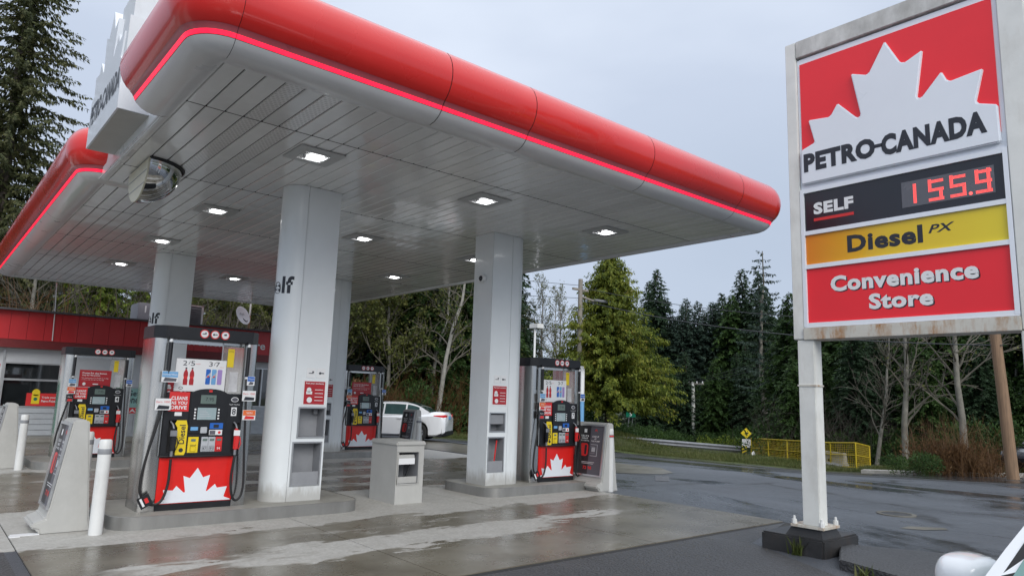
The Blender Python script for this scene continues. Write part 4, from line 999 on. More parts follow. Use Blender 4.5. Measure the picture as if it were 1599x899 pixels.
# ------------------------------------------------------------ poster stands
def stand(x, y, label, dy=.68):
    """side profile in x-z, poster on the -x face"""
    o = empty('poster_stand', (x, y, 0), label=label, cat='poster stand', group='grey tapered poster stands')
    pr = [(-.22, 0), (.28, 0), (.245, .14), (.20, .6), (.14, 1.22), (.12, 1.25), (-.02, 1.25), (-.15, .30), (-.18, .17), (-.30, .13), (-.31, .08), (-.24, .06)]
    b = MB(); b.prism(pr, -dy/2, dy/2, (Vector((1, 0, 0)), Vector((0, 0, 1)))); b.build('body', 'greyplastic', o, bev=.018)
    # poster plane leaning
    p0 = Vector((-.155, 0, .26)); p1 = Vector((-.025, 0, 1.21)); v = (p1-p0).normalized(); u = Vector((0, -1, 0)); fr = (u, v); L_ = (p1-p0).length
    hw = dy/2-.03
    def rr(name, a, b2, c, d, n0, n1, mt): q = MB(); q.rect(a, b2, c, d, n0, n1, fr, p0); return q.build(name, mt, o)
    b = MB()
    for q in ((-hw, 0, hw, .03), (-hw, L_-.03, hw, L_), (-hw, .03, -hw+.03, L_-.03), (hw-.03, .03, hw, L_-.03)): b.rect(*q, .004, .03, fr, p0)
    b.build('poster_frame', 'alu', o)
    rr('dark_half', -hw+.03, .03, .0, L_-.03, .008, .012, 'blackposter'); rr('slate_half', .0, .03, hw-.03, L_-.03, .008, .012, 'greyposter')
    def tt(s_, bx, mt, **k): text(s_, bx, fr, p0, .0135, mt, o, **k)
    tt('FUEL UP &', (-.24, .72, -.04, .755), 'whiteprint', bold=.03, keep=False); tt('EARN UP', (-.22, .675, -.06, .708), 'whiteprint', bold=.03, keep=False); tt('WITH EVERY FILL', (-.25, .635, -.02, .66), 'whiteprint', bold=.02, keep=False)
    tt('LOAD UP', (.05, .72, .22, .75), 'whiteprint', bold=.03, keep=False); tt('AT', (.11, .675, .16, .705), 'whiteprint', bold=.03, keep=False); tt('THE PUMP', (.03, .635, .25, .66), 'whiteprint', bold=.02, keep=False)
    b = MB(); b.rect(-.17, .80, -.10, .87, .0125, .0135, fr, p0); b.build('emblem', 'whiteprint', o)
    b = MB(); b.prism([(.10, .82), (.135, .85), (.17, .82), (.15, .87), (.12, .87)], .0125, .0135, fr, p0); b.build('leaf_mark', 'redprint', o)
    b = MB(); b.prism(rrect(-.24, .36, -.03, .60, .06, 4), .0125, .0135, fr, p0); b.build('car_picture', 'redprint', o)
    b = MB(); b.prism(rrect(-.12, .39, -.065, .57, .02, 3), .014, .0145, fr, p0); b.build('car_window', 'ink', o)
    b = MB()
    for q in ((.03, .58, .20, .59), (.03, .37, .20, .38), (.19, .37, .205, .59), (.03, .54, .15, .545), (.03, .42, .15, .425), (.06, .45, .15, .53)): b.rect(*q, .0125, .0135, fr, p0)
    b.build('receipt_picture', 'greybtn', o)
    b = MB(); b.rect(-.19, .25, .16, .257, .0125, .0135, fr, p0); b.rect(-.16, .225, .13, .232, .0125, .0135, fr, p0); b.build('small_print', 'whiteprint', o)
    tt('72 98', (-.12, .12, .10, .18), 'redprint', bold=.04, keep=False)
    return o
stand(1.50, 9.78, 'grey tapered poster stand at the left end of the nearest island')
stand(10.08, 9.42, 'grey poster stand with dark poster beside the right pump', .80)
stand(1.52, 17.15, 'grey poster stand at the left picture edge by the store')
stand(10.98, 17.35, 'grey poster stand in front of the white car behind the bin')
b = MB(); b.tube([(10.03-.26, 9.85, .45), (10.03-.20, 9.84, .95)], .012, 6); b.tube([(10.03-.265, 9.85, .40), (10.03-.26, 9.85, .55)], .018, 6)
tag(b.build('broom_handle', 'cream'), 'pale squeegee handle leaning between the right pump and poster stand', 'squeegee')
b = MB(); b.box(1.02, 9.42, .013, 1.28, 9.54, .02); b.box(1.0, 9.36, .014, 1.1, 9.44, .024)
tag(b.build('paper_scrap', 'whiteprint'), 'flattened white paper scrap at the foot of the nearest poster stand', 'litter')

# ------------------------------------------------------------ big price sign
SX = 8.0
sg = empty('price_sign', (SX, 3.0, 0), label='tall white framed station price sign with maple leaf panel on two posts', cat='sign')
def sr(name, y0, z0, y1, z1, a, b, mat, bev=0):   # y0 left (larger) .. y1 right
    q = MB(); q.rect(3.0-y0, z0, 3.0-y1, z1, a, b, LEFT); return q.build(name, mat, sg, bev=bev)
def st(s_, y0, z0, y1, z1, n, mat, **k): text(s_, (3.0-y0, z0, 3.0-y1, z1), LEFT, (0, 0, 0), n, mat, sg, **k)
b = MB(); b.box(-.03, .93, 2.40, .23, 1.21, 6.10) if False else None
b = MB(); b.box(-.03, 1.075, 2.45, .22, 1.21, 6.20); b.build('post_upper', 'white_pole', sg, bev=.008)
b = MB(); b.box(-.032, .962, .335, .15, 1.165, 2.44); b.build('post_lower', 'white_pole', sg, bev=.008)
b = MB(); b.box(-.04, .954, 1.90, .158, 1.173, 1.92); b.build('post_collar', 'rusty_white', sg)
b = MB(); b.box(-.03, -1.30, 2.45, .22, -1.072, 6.20); b.build('post_upper', 'white_pole', sg, bev=.008)
b = MB(); b.box(-.032, -1.28, .10, .20, -1.06, 2.44); b.build('post_lower', 'white_pole', sg, bev=.008)
b = MB(); b.box(-.032, -1.07, 5.98, .22, 1.07, 6.20); b.build('top_beam', 'grime_white', sg, bev=.006)
b = MB(); b.box(-.055, -1.07, 2.44, .22, 1.074, 2.58); b.build('bottom_beam', 'rusty_white', sg, bev=.006)
b = MB(); b.box(.03, -1.06, 2.585, .20, 1.06, 5.975); b.build('cabinet', 'storewhite', sg)
sr('upper_panel', 4.07, 4.275, 1.935, 5.955, -.03, .0, 'leafwhite')
sr('red_field', 4.035, 4.44, 1.975, 5.885, .001, .012, 'signred')
lf = [(3.0-4.04+2.06*u, 4.36+2.02*(v-.02)) for u, v in LEAF]
lf = [(3.0-q[0], q[1]) for q in [(4.03, 4.76), (3.86, 4.82), (3.93, 5.12), (3.685, 5.09), (3.655, 5.10), (3.57, 5.23), (3.355, 4.985), (3.325, 4.98), (3.31, 5.01), (3.40, 5.54), (3.235, 5.47), (3.20, 5.475), (3.01, 5.80), (2.865, 5.50), (2.83, 5.47), (2.80, 5.475), (2.63, 5.55), (2.71, 5.04), (2.70, 5.01), (2.665, 5.01), (2.46, 5.24), (2.41, 5.12), (2.375, 5.105), (2.08, 5.14), (2.16, 4.82), (2.155, 4.79), (2.13, 4.775), (1.98, 4.72)]]
lf += [(3.0-1.975, 4.325), (3.0-4.04, 4.325)]
b = MB(); b.prism(lf, .0, .05, LEFT); b.build('leaf_relief', 'leafwhite', sg, bev=.012)
st('PETRO', 4.0, 4.465, 3.165, 4.70, .053, 'ink', bold=.058, keep=False)
st('-', 3.17, 4.565, 3.09, 4.605, .053, 'ink', keep=False)
st('CANADA', 3.10, 4.45, 2.08, 4.695, .053, 'ink', bold=.058, keep=False)
b = MB()
for (y0, z0, y1, z1) in ((4.07, 4.215, 1.935, 4.265), (4.07, 3.695, 1.935, 3.745), (4.07, 3.285, 1.935, 3.335), (4.07, 2.585, 1.935, 2.64), (4.072, 2.60, 4.03, 4.25), (1.975, 2.60, 1.933, 4.25)):
    b.rect(3-y0, z0, 3-y1, z1, .0, .03 if y0-y1 > .1 else .033, LEFT)
b.build('panel_frames', 'leafwhite', sg)
sr('price_panel', 4.028, 3.747, 1.977, 4.213, -.01, .008, 'blackpanel')
sr('display_window', 2.93, 3.83, 2.06, 4.115, .009, .012, 'dispgrey')
st('SELF', 3.92, 3.935, 3.45, 4.08, .0095, 'whiteprint', bold=.05, keep=False)
sr('red_underline', 3.92, 3.855, 3.45, 3.89, .0085, .011, 'redprint')
# LED digits from dots
SEG = {'1': 'BC', '5': 'AFGCD', '9': 'AFGBCD', '.': ''}
def digit(ch, y0, y1, z0, z1):
    mb = MB(); w_ = y0-y1; h_ = z1-z0; t = .034; sp = .0115
    rows_ = []
    segs = {'A': (0, h_-t, w_, h_), 'G': (0, h_/2-t/2, w_, h_/2+t/2), 'D': (0, 0, w_, t), 'F': (0, h_/2, t, h_), 'B': (w_-t, h_/2, w_, h_), 'C': (w_-t, 0, w_, h_/2), 'E': (0, 0, t, h_/2)}
    seen = set()
    for s_ in SEG[ch]:
        a, b2, c, d = segs[s_]
        i = 0
        while a+i*sp <= c+1e-6:
            j = 0
            while b2+j*sp <= d+1e-6:
                key = (round((a+i*sp)/sp), round((b2+j*sp)/sp))
                if key not in seen:
                    seen.add(key)
                    uu = 3-y0+key[0]*sp; vv = z0+key[1]*sp; mb.prism([(uu-.0048, vv), (uu, vv-.0048), (uu+.0048, vv), (uu, vv+.0048)], .013, .015, LEFT)
                j += 1
            i += 1
    mb.build('price_digit', 'digit', sg)
digit('1', 2.82, 2.775, 3.865, 4.08); digit('5', 2.66, 2.52, 3.855, 4.085); digit('5', 2.455, 2.31, 3.855, 4.09); digit('9', 2.225, 2.085, 3.85, 4.095)
b = MB(); b.prism(circ(3-2.275, 3.862, .017, 8), .013, .015, LEFT); b.build('decimal_point', 'digit', sg)
# diesel panel: orange to yellow print
def grad_mat():
    m, nt, b = newmat('orange_to_yellow_print'); sp = nt.nodes.new('ShaderNodeSeparateXYZ'); nt.links.new(objco(nt), sp.inputs[0])
    f = mathn(nt, 'MULTIPLY_ADD', sp.outputs[1], -.5, .5, True)
    nt.links.new(ramp(nt, f, [(0, (.72, .22, .01)), (.45, (.75, .50, .01)), (1, (.78, .62, .02))]), b.inputs['Base Color']); b.inputs['Roughness'].default_value = .3; b.inputs['Coat Weight'].default_value = .4; return m
M['grad'] = grad_mat()
sr('diesel_panel', 4.028, 3.337, 1.977, 3.693, -.01, .008, 'grad')
st('Diesel', 3.54, 3.42, 2.745, 3.62, .0095, 'ink', bold=.042, keep=False)
st('PX', 2.69, 3.51, 2.44, 3.60, .0095, 'ink', bold=.02, shear=.3, keep=False)
sr('store_panel', 4.028, 2.642, 1.977, 3.283, -.01, .008, 'signred')
for dy_, dz_, n_, mt in ((.012, -.012, .009, 'ink'), (0, 0, .0105, 'whiteprint')):
    st('Convenience', 3.75-dy_, 2.985+dz_, 2.255-dy_, 3.17+dz_, n_, mt, bold=.042, keep=False)
    st('Store', 3.33-dy_, 2.75+dz_, 2.68-dy_, 2.925+dz_, n_, mt, bold=.042, keep=False)
# footing
ft = empty('sign_footing', (8.07, 4.05, 0), label='black painted concrete footing with bolted plate under the sign post', cat='footing')
b = MB(); b.box(-.12+.0, -.14, -.02, .75, .62, .2); b.v = [(x-.02, y, z) for x, y, z in b.v]; b.build('pedestal', 'black_base', ft, bev=.02)
mb = MB(); a = [(-.10, -.11), (.35, -.11), (.35, .33), (-.10, .33)]; c = [(-.07, -.08), (.29, -.08), (.29, .27), (-.07, .27)]
mb.v = [(x, y, .2) for x, y in a]+[(x, y, .30) for x, y in c]; mb.f = [(0, 1, 5, 4), (1, 2, 6, 5), (2, 3, 7, 6), (3, 0, 4, 7), (4, 5, 6, 7)]; mb.mi = [0]*5
mb.build('grout_mound', 'black_base', ft)
b = MB(); b.box(-.115, -.13, .302, .28, .26, .335); b.build('base_plate', 'rusty_white', ft, bev=.004)
for x, y in ((-.085, .225), (.245, .225), (.245, -.10), (-.085, -.10)):
    b = MB(); b.lathe([(0, .425), (.014, .42), (.016, .385), (.027, .385), (.03, .36), (.03, .335)], 8, (x, y, 0)); b.build('anchor_bolt', 'bollard', ft, 30)

# ------------------------------------------------------------ store
SY = 25.0
stb = empty('store_building', (4, SY, 0), label='low white convenience store with deep red metal fascia behind the pumps', cat='building')
def cs(mb, name, mat, bev=0, parent=None, smooth=None): 
    o = mb.build(name, mat, parent or stb, smooth, bev)
    if (parent or stb) is stb: o.location = (-4, -SY, 0)
    return o
b = MB(); b.box(-14, SY+.3, 0, 11.4, 32, 3.45); cs(b, 'body', 'storewhite')
b = MB(); b.box(-14, 24.3, 3.69, 11.6, 32.2, 3.74); cs(b, 'roof', 'hvacdark')
b = MB(); b.box(-14, 24.62, 2.86, 11.55, 24.70, 3.68); cs(b, 'fascia_backing', 'storedark')
x = -14.0
while x < 11.5:
    b = MB(); b.box(x+.004, 24.585, 2.88, min(x+.42, 11.6)-.004, 24.62, 3.70); cs(b, 'fascia_sheet', 'storered'); x += .42
b = MB(); b.box(-14, 24.60, 2.64, 11.58, 24.95, 2.875); cs(b, 'lower_band', 'storedark')
b = MB(); b.box(-14, 24.565, 3.70, 11.62, 24.70, 3.735); cs(b, 'fascia_cap', 'storered')
# wall pieces
def wall(x0, z0, x1, z1, mat='storewhite', y=SY, name='wall_panel'):
    b = MB(); b.box(x0+.002, y, z0, x1-.002, SY+.3, z1); return cs(b, name, mat)
for x0, z0, x1, z1 in ((-14, 0, 1.95, 2.64), (1.95, 2.24, 9.0, 2.64), (3.5, 0, 5.0, 2.24), (5.0, 0, 6.2, 2.24), (6.2, 0, 7.8, 1.05), (9.95, 0, 11.4, 2.64), (7.8, 0, 9.0, .0+1.05), (9.0, 2.45, 9.95, 2.64), (9.0, 0, 9.95, 1.05)): wall(x0, z0, x1, z1)
def window(x0, z0, x1, z1, mull=(), trans=()):
    w_ = MB(); w_.box(x0, SY+.10, z0, x1, SY+.12, z1); g = cs(w_, 'window', 'glass')
    f = MB(); t = .045
    f.box(x0, SY-.02, z0, x0+t, SY+.10, z1); f.box(x1-t, SY-.02, z0, x1, SY+.10, z1); f.box(x0+t, SY-.02, z0, x1-t, SY+.10, z0+t); f.box(x0+t, SY-.02, z1-t, x1-t, SY+.10, z1)
    for m_ in mull: f.box(m_-.025, SY-.01, z0+t, m_+.025, SY+.10, z1-t)
    for t_ in trans: f.box(x0+t, SY-.015, t_-.03, x1-t, SY+.10, t_+.03)
    o = f.build('window_frame', 'alu', g)
window(1.98, .94, 3.48, 2.24, (), (1.74,)); window(6.25, 1.06, 7.75, 2.22, (7.0,)); window(7.85, 1.06, 8.95, 2.24, (8.4,)); window(9.02, 1.06, 9.93, 2.44, (9.52,), ())
for k in range(5):
    b = MB(); b.box(2.0, SY-.02, .14+.16*k, 3.48, SY+.01, .14+.16*k+.15); cs(b, 'siding_board', 'siding', bev=.006)
for k in range(5):
    b = MB(); b.box(7.0, SY-.02, .14+.18*k, 11.3, SY-.001, .14+.18*k+.17); cs(b, 'siding_board', 'siding', bev=.006)
b = MB(); b.box(.3, SY-.03, .2, 1.9, SY-.001, 1.72); cs(b, 'green_door', 'green')
b = MB(); b.prism([(.9, 1.88), (1.9, 2.10), (1.9, 2.17), (.9, 1.96)], .001, .012, FRONT, (0, SY, 0)); cs(b, 'red_stripe', 'redprint')
b = MB(); b.box(1.94, SY-.03, 0, 1.99, SY+.1, 2.6); b.box(3.47, SY-.03, 0, 3.52, SY+.1, 2.6); cs(b, 'door_jamb', 'alu')
b = MB(); b.box(-14, 23.95, 0, 11.6, SY+.3, .13); cs(b, 'walkway', 'kerb', bev=.015)
# window poster
b = MB(); b.rect(2.62, .99, 3.42, 1.36, .025, .03, FRONT, (0, SY, 0)); cs(b, 'window_poster', 'redprint')
b = MB(); b.rect(2.75, 1.05, 2.95, 1.32, .031, .033, FRONT, (0, SY, 0)); b.prism(circ(2.85, 1.38, .1, 14), .031, .033, FRONT, (0, SY, 0)); cs(b, 'poster_badge', 'yellow')
b = MB(); b.prism(circ(2.85, 1.19, .05, 12), .034, .036, FRONT, (0, SY, 0)); cs(b, 'badge_centre', 'green')
mbt = MB(); text('Triple your', (3.0, 1.20, 3.36, 1.27), FRONT, (0, SY, 0), .032, 'whiteprint', stb, mb=mbt, bold=.02); text('Petro-Points', (3.0, 1.10, 3.38, 1.17), FRONT, (0, SY, 0), .032, 'whiteprint', stb, mb=mbt, bold=.02); cs(mbt, 'lettering', 'whiteprint')
mbt = MB(); text('Convenience Store', (6.2, 3.06, 9.38, 3.33), FRONT, (0, 24.58, 0), .006, 'whiteprint', stb, mb=mbt, bold=.02, keep=False); cs(mbt, 'fascia_lettering', 'whiteprint')
# ice merchandiser by the wall
ic = empty('ice_freezer', (5.35, 24.55, .13), label='pale outdoor freezer with teal get one poster against the store front', cat='freezer')
b = MB(); b.box(-.45, -.3, 0, .45, .35, 1.5); b.build('cabinet', 'siding', ic, bev=.02)
b = MB(); b.rect(-.30, .88, .40, 1.46, .302, .306); b.build('teal_poster', 'teal', ic)
b = MB(); b.rect(-.30, .70, .40, .87, .302, .306); b.build('red_poster', 'redprint', ic)
text('Get', (-.24, 1.22, .1, 1.40), FRONT, (0, 0, 0), .308, 'ink', ic, bold=.02, align='L'); text('one', (-.24, 1.0, .1, 1.16), FRONT, (0, 0, 0), .308, 'ink', ic, bold=.02, align='L')
text('SAVE', (-.24, .73, .3, .83), FRONT, (0, 0, 0), .308, 'whiteprint', ic, bold=.03, keep=False)
b = MB(); b.box(-.43, -.32, .1, -.01, -.301, .66); b.box(.01, -.32, .1, .43, -.301, .66); b.build('freezer_door', 'siding', ic, bev=.006)
# rooftop things
hv = empty('rooftop_unit', (6.45, 26.2, 3.74), label='grey ventilation unit on the store roof behind the rear left column', cat='roof unit')
b = MB(); b.box(-1.0, -.5, .0, -.05, .6, .68); b.build('light_casing', 'hvac', hv, bev=.02)
b = MB(); b.box(-.02, -.5, .05, 1.02, .6, .72); b.build('dark_casing', 'hvacdark', hv, bev=.02)
for k in range(8):
    b = MB(); b.box(.05, -.53, .12+.07*k, .95, -.50, .15+.07*k); b.build('louvre', 'hvacdark', hv)
for k in range(2):
    b = MB(); b.box(-.8+.25*k, -.51, .35, -.76+.25*k, -.5, .58); b.build('vent_slot', 'whiteprint', hv)
b = MB(); b.box(1.0, -.53, 0, 1.06, -.47, .74); b.box(-.02, -.53, .72, 1.06, -.47, .76); b.build('corner_frame', 'alu', hv)
dsh = empty('satellite_dish', (9.0, 25.3, 3.74), label='white satellite dish on a rusty mast on the store roof', cat='satellite dish')
b = MB(); b.tube([(0, 0, 0), (0, 0, .55)], .035, 10); b.build('mast_foot', 'rustpole', dsh, 60)
b = MB(); b.tube([(0, 0, .55), (0, 0, .98)], .03, 10); b.build('mast', 'white_pole', dsh, 60)
prof = [(0, .0)]+[(.30*k/6, .08*(k/6)**2) for k in range(1, 7)]
b = MB(); b.lathe(prof+[(.308, .08), (.30, .066)]+[(.30*k/6, .08*(k/6)**2-.015) for k in range(5, 0, -1)], 28)
rm = Matrix.Rotation(R(66), 3, 'X'); rm = Matrix.Rotation(R(26), 3, 'Z') @ rm
b.v = [tuple(rm @ Vector((p[0], p[1]*1.15, p[2]))+Vector((-.36, -.2, .48))) for p in b.v]; b.build('reflector', 'storewhite', dsh, 60)
fr_d = (rm @ Vector((1, 0, 0)), rm @ Vector((0, 1, 0))); text('dish', (-.14, .03, .14, .12), fr_d, (-.36, -.2, .48), .045, 'ink', dsh)
b = MB(); b.tube([(-.36, -.16, .46), (-.2, -.3, .3), (0, -.03, .45)], .015, 6); b.tube([(0, 0, .6), (.2, -.1, .62), (.32, -.14, .55)], .012, 6); b.build('feed_arm', 'black', dsh, 60)
b = MB(); b.tube([(3.02, 24.52, 2.9), (2.99, 24.50, 3.7), (2.94, 24.50, 4.6)], .014, 6)
tag(b.build('roof_antenna', 'whiteprint'), 'thin white antenna rod standing in front of the red store fascia', 'antenna')

# ------------------------------------------------------------ cars
def car(name, loc, rz, label, paint, prm, cat='car', detail=True):
    """car along local +x = nose; origin at the ground under the centre"""
    o = empty(name, loc, rz, label=label, cat=cat)
    Ln, Wd, H = prm['L'], prm['W']/2, prm['H']; top = prm['top']; wf, wr, wr_ = prm['wf'], prm['wr'], prm['r']
    xs_ = sorted(set([round(-Ln/2+Ln*i/46, 3) for i in range(47)]+[round(wx+wr_*1.18*math.cos(R(a)), 3) for wx in (wf, wr) for a in range(0, 181, 12)]))
    def topz(x): return float(np.interp(x, [p[0] for p in top], [p[1] for p in top]))
    def halfw(x):
        t = abs(x)/(Ln/2); return Wd*(1-.20*max(0, (t-.66)/.34)**2.4)
    def bot(x):
        z = prm.get('bot', .2)+.10*max(0, (abs(x)/(Ln/2)-.85)/.15)
        for wx in (wf, wr):
            q = (wr_*1.16)**2-(x-wx)**2
            if q > 0: z = max(z, wr_+math.sqrt(q))
        return z
    mb = MB(); k = 0; rings = []
    for x in xs_:
        e = 1-min(1, max(0, (abs(x)-(Ln/2-.10))/.10))*.25
        w_ = halfw(x)*(1 if e == 1 else .93+.07*e); t = topz(x)-(.06 if abs(x) > Ln/2-.03 else 0); zb = bot(x); 
        belt = min(t-.03, .62*t+.28)
        mid = (belt+zb)/2 if zb < belt-.1 else zb+.02
        pr = [(w_*.90, min(zb, belt-.06)), (w_*.985, min(zb+.05, belt-.05)), (w_, max(mid, min(zb+.1, belt-.04))), (w_*.985, belt-.02), (w_*.94, belt+.015), (w_*.80, t-.01), (w_*.4, t+.012), (0, t+.018)]
        rings.append([(x, -a, z) for a, z in pr]+[(x, a, z) for a, z in pr[-2::-1]])
    kk = len(rings[0])
    for rg in rings: mb.v += rg
    for i in range(len(rings)-1):
        for j in range(kk-1): mb.f.append((i*kk+j, i*kk+j+1, (i+1)*kk+j+1, (i+1)*kk+j)[::-1])
    mb.f.append(tuple(range(kk))); mb.f.append(tuple(range((len(rings)-1)*kk, len(rings)*kk))[::-1]); mb.mi = [0]*len(mb.f)
    mb.build('body', paint, o, 38)
    mb = MB(); mb.box(-Ln/2+.12, -Wd*.86, .17, Ln/2-.12, Wd*.86, .60); mb.build('underbody', 'rubber', o)
    # greenhouse : loft between belt and roof
    gh = prm['gh']   # (rear base, rear top, front top, front base) x ; belt z rear/front ; roof z
    rb, rt_, ftp, fb = gh; bz = prm['bz']
    def sec(x):
        if x < rt_: f = (x-rb)/(rt_-rb)
        elif x > ftp: f = (fb-x)/(fb-ftp)
        else: f = 1
        f = max(0, min(1, f)); zr = bz+(H-bz)*math.sin(f*math.pi/2)**.9
        if rt_ <= x <= ftp: zr = H-.0+.012*math.sin(math.pi*(x-rt_)/(ftp-rt_))
        return f, zr
    gx_ = steps(rb, rt_, 8)+steps(rt_, ftp, 8)[1:]+steps(ftp, fb, 8)[1:]
    mb = MB(); rings = []
    for x in gx_:
        f, zr = sec(x); wb = Wd*.90; wt = Wd*.68
        fr_ = (zr-bz)/(H-bz); ww = wb+(wt-wb)*fr_
        rings.append([(x, -wb, bz-.03), (x, -(wb+(wt-wb)*fr_*.97), bz+(zr-bz)*.93), (x, -ww*.85, zr-.005), (x, 0, zr+.01), (x, ww*.85, zr-.005), (x, (wb+(wt-wb)*fr_*.97), bz+(zr-bz)*.93), (x, wb, bz-.03)])
    for rg in rings: mb.v += rg
    for i in range(len(rings)-1):
        for j in range(6): mb.f.append((i*7+j, i*7+j+1, (i+1)*7+j+1, (i+1)*7+j)[::-1])
    mb.mi = [0]*len(mb.f); mb.build('cabin', paint, o, 50)
    # glass panes laid just proud of the cabin skin
    def skin(x, t, sgn):   # t 0 belt ..1 roof edge
        f, zr = sec(x); wb = Wd*.90; wt = Wd*.68; fr_ = (zr-bz)/(H-bz)
        return (x, sgn*(wb+(wt-wb)*fr_*.97*t/1.0+.006), bz-.03+(bz+(zr-bz)*.93-bz+.03)*t)
    for sgn in (-1, 1):
        for (xa, xb) in prm['panes']:
            mb = MB(); n_ = 10
            for i in range(n_+1):
                x = xa+(xb-xa)*i/n_; mb.v += [skin(x, .10, sgn), skin(x, .5, sgn), skin(x, .90, sgn)]
            for i in range(n_):
                for j in range(2): mb.f.append((i*3+j, i*3+j+1, i*3+j+4, i*3+j+3) if sgn < 0 else (i*3+j, i*3+j+3, i*3+j+4, i*3+j+1))
            mb.mi = [0]*len(mb.f); mb.build('side_window', prm.get('glass', 'carglass'), o, 60)
    for nm, xa, xb, wk, up_, mt_ in (('rear_window', rb, rt_, .90, .028, 'g'), ('rear_window_seal', rb, rt_, .945, .020, 'rubber'), ('windscreen', fb, ftp, .90, .028, 'g'), ('windscreen_seal', fb, ftp, .945, .020, 'rubber')):
        mb = MB(); n_ = 8
        for i in range(n_+1):
            f_ = (.10 if mt_ == 'g' else .05)+(.84 if mt_ == 'g' else .92)*i/n_; x = xa+(xb-xa)*f_; f, zr = sec(x); ww = (Wd*.90+(Wd*.68-Wd*.90)*(zr-bz)/(H-bz))*wk
            for j in range(5): y_ = -ww+2*ww*j/4; mb.v.append((x, y_, zr+up_-.030*(abs(j-2)/2)**2))
        for i in range(n_):
            for j in range(4): mb.f.append((i*5+j, i*5+j+1, (i+1)*5+j+1, (i+1)*5+j) if nm[:4] == 'wind' else (i*5+j, i*5+j+1, (i+1)*5+j+1, (i+1)*5+j)[::-1])
        mb.mi = [0]*len(mb.f); mb.build(nm, prm.get('glass', 'carglass') if mt_ == 'g' else mt_, o, 60)
    for wx in (wf, wr):
        for sgn in (-1, 1):
            wh = empty('wheel', (wx, sgn*(Wd-.115), wr_)); wh.parent = o
            MB().lathe([(wr_*.60, -.1), (wr_*.9, -.105), (wr_, -.08), (wr_, .08), (wr_*.9, .105), (wr_*.60, .1)], 28, axis='Y').build('tyre', 'tyre', wh, 40)
            mb = MB(); mb.lathe([(0, sgn*.075), (wr_*.12, sgn*.08), (wr_*.14, sgn*.06), (wr_*.13, sgn*.05)], 16, axis='Y')
            mb.lathe([(wr_*.56, sgn*.09), (wr_*.64, sgn*.10), (wr_*.66, sgn*.06)], 28, axis='Y')
            for q in range(9):
                a = 2*math.pi*q/9; c_, s_ = math.cos(a), math.sin(a); tx, tz = -s_, c_
                p = lambda r_, t_, y_: (c_*r_+tx*t_, y_, s_*r_+tz*t_)
                mb.add([p(wr_*.1, -.018, sgn*.072), p(wr_*.1, .018, sgn*.072), p(wr_*.6, .034, sgn*.082), p(wr_*.6, -.034, sgn*.082)], [(0, 1, 2, 3)])
            mb.build('rim', 'rim', wh, 40)
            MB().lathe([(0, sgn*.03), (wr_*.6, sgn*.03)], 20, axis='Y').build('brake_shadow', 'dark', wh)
    if detail:
        tz_ = topz(-Ln/2+.1)
        for sgn in (-1, 1):
            mb = MB(); pts = []
            for i in range(7):
                x = -Ln/2+.005+.42*i/6; w_ = halfw(x)*(.985 if i > 0 else .90)+.004; h0 = .045*(1-i/6)+.012
                pts.append([(x, sgn*w_, tz_-.13-h0+.02*i/6), (x, sgn*(w_-.004), tz_-.13+h0+.02*i/6)])
            inner = [(-Ln/2-.012, sgn*Wd*.52, tz_-.155), (-Ln/2-.012, sgn*Wd*.52, tz_-.10)]
            pts = [inner]+pts
            for pr in pts: mb.v += pr
            mb.f = [(2*i, 2*i+1, 2*i+3, 2*i+2) for i in range(len(pts)-1)]; mb.mi = [0]*len(mb.f); mb.build('tail_light', 'tail', o)
            for xd in prm['doors']:
                mb = MB(); mb.box(xd-.004, sgn*(Wd-.002), .32, xd+.004, sgn*(Wd+.0035), .88); mb.build('door_gap', 'dark', o)
            for xd in prm['handles']:
                mb = MB(); mb.box(xd, sgn*(Wd*.985), .80, xd+.18, sgn*(Wd*.985+.035), .83); mb.build('door_handle', paint, o)
        mb = MB(); mb.box(-Ln/2-.016, -.17, tz_-.24, -Ln/2-.008, .17, tz_-.13); mb.build('licence_plate', 'lightblue', o)
        mb = MB(); mb.box(-Ln/2-.035, -Wd*.78, .22, -Ln/2+.12, Wd*.78, .38); mb.build('bumper_insert', 'black', o, bev=.02)
        mb = MB(); mb.box(Ln/2-.14, -Wd*.6, .3, Ln/2+.01, Wd*.6, .5); mb.build('grille', 'black', o, bev=.02)
    return o
sedan = dict(L=4.63, W=1.78, H=1.39, r=.325, wf=1.36, wr=-1.34, bot=.2, bz=.93,
    top=[(-2.32, .98), (-2.2, 1.06), (-1.9, 1.075), (-1.6, 1.03), (-1.0, .96), (0, .93), (.9, .92), (1.2, .90), (1.6, .84), (2.0, .76), (2.25, .64), (2.32, .52)],
    gh=(-1.86, -.80, .12, 1.18), panes=[(-1.32, -.86), (-.80, -.02), (.04, .82)], doors=(-.83, .01, .95), handles=(-.72, .12))
car('white_sedan', (14.02, 23.62, 0), R(133), 'white four door sedan parked behind the rear pump', 'carwhite', sedan)
suv = dict(L=4.6, W=1.84, H=1.62, r=.36, wf=1.38, wr=-1.36, bot=.24, bz=.96, top=[(-2.3, .9), (-2.2, 1.0), (-1.9, 1.02), (0, .96), (.95, .93), (1.3, .90), (1.9, .82), (2.2, .70), (2.3, .55)],
    gh=(-2.15, -1.65, .05, .92), panes=[(-1.75, -1.1), (-1.0, -.12), (-.02, .62)], doors=(-1.05, -.05, .9), handles=(-.9, .1), glass='tealglass')
nc = car('near_car', (3.30, -.11, 0), R(168), 'silver white car at the lower right picture corner with its mirror in view', 'carwhite', suv)
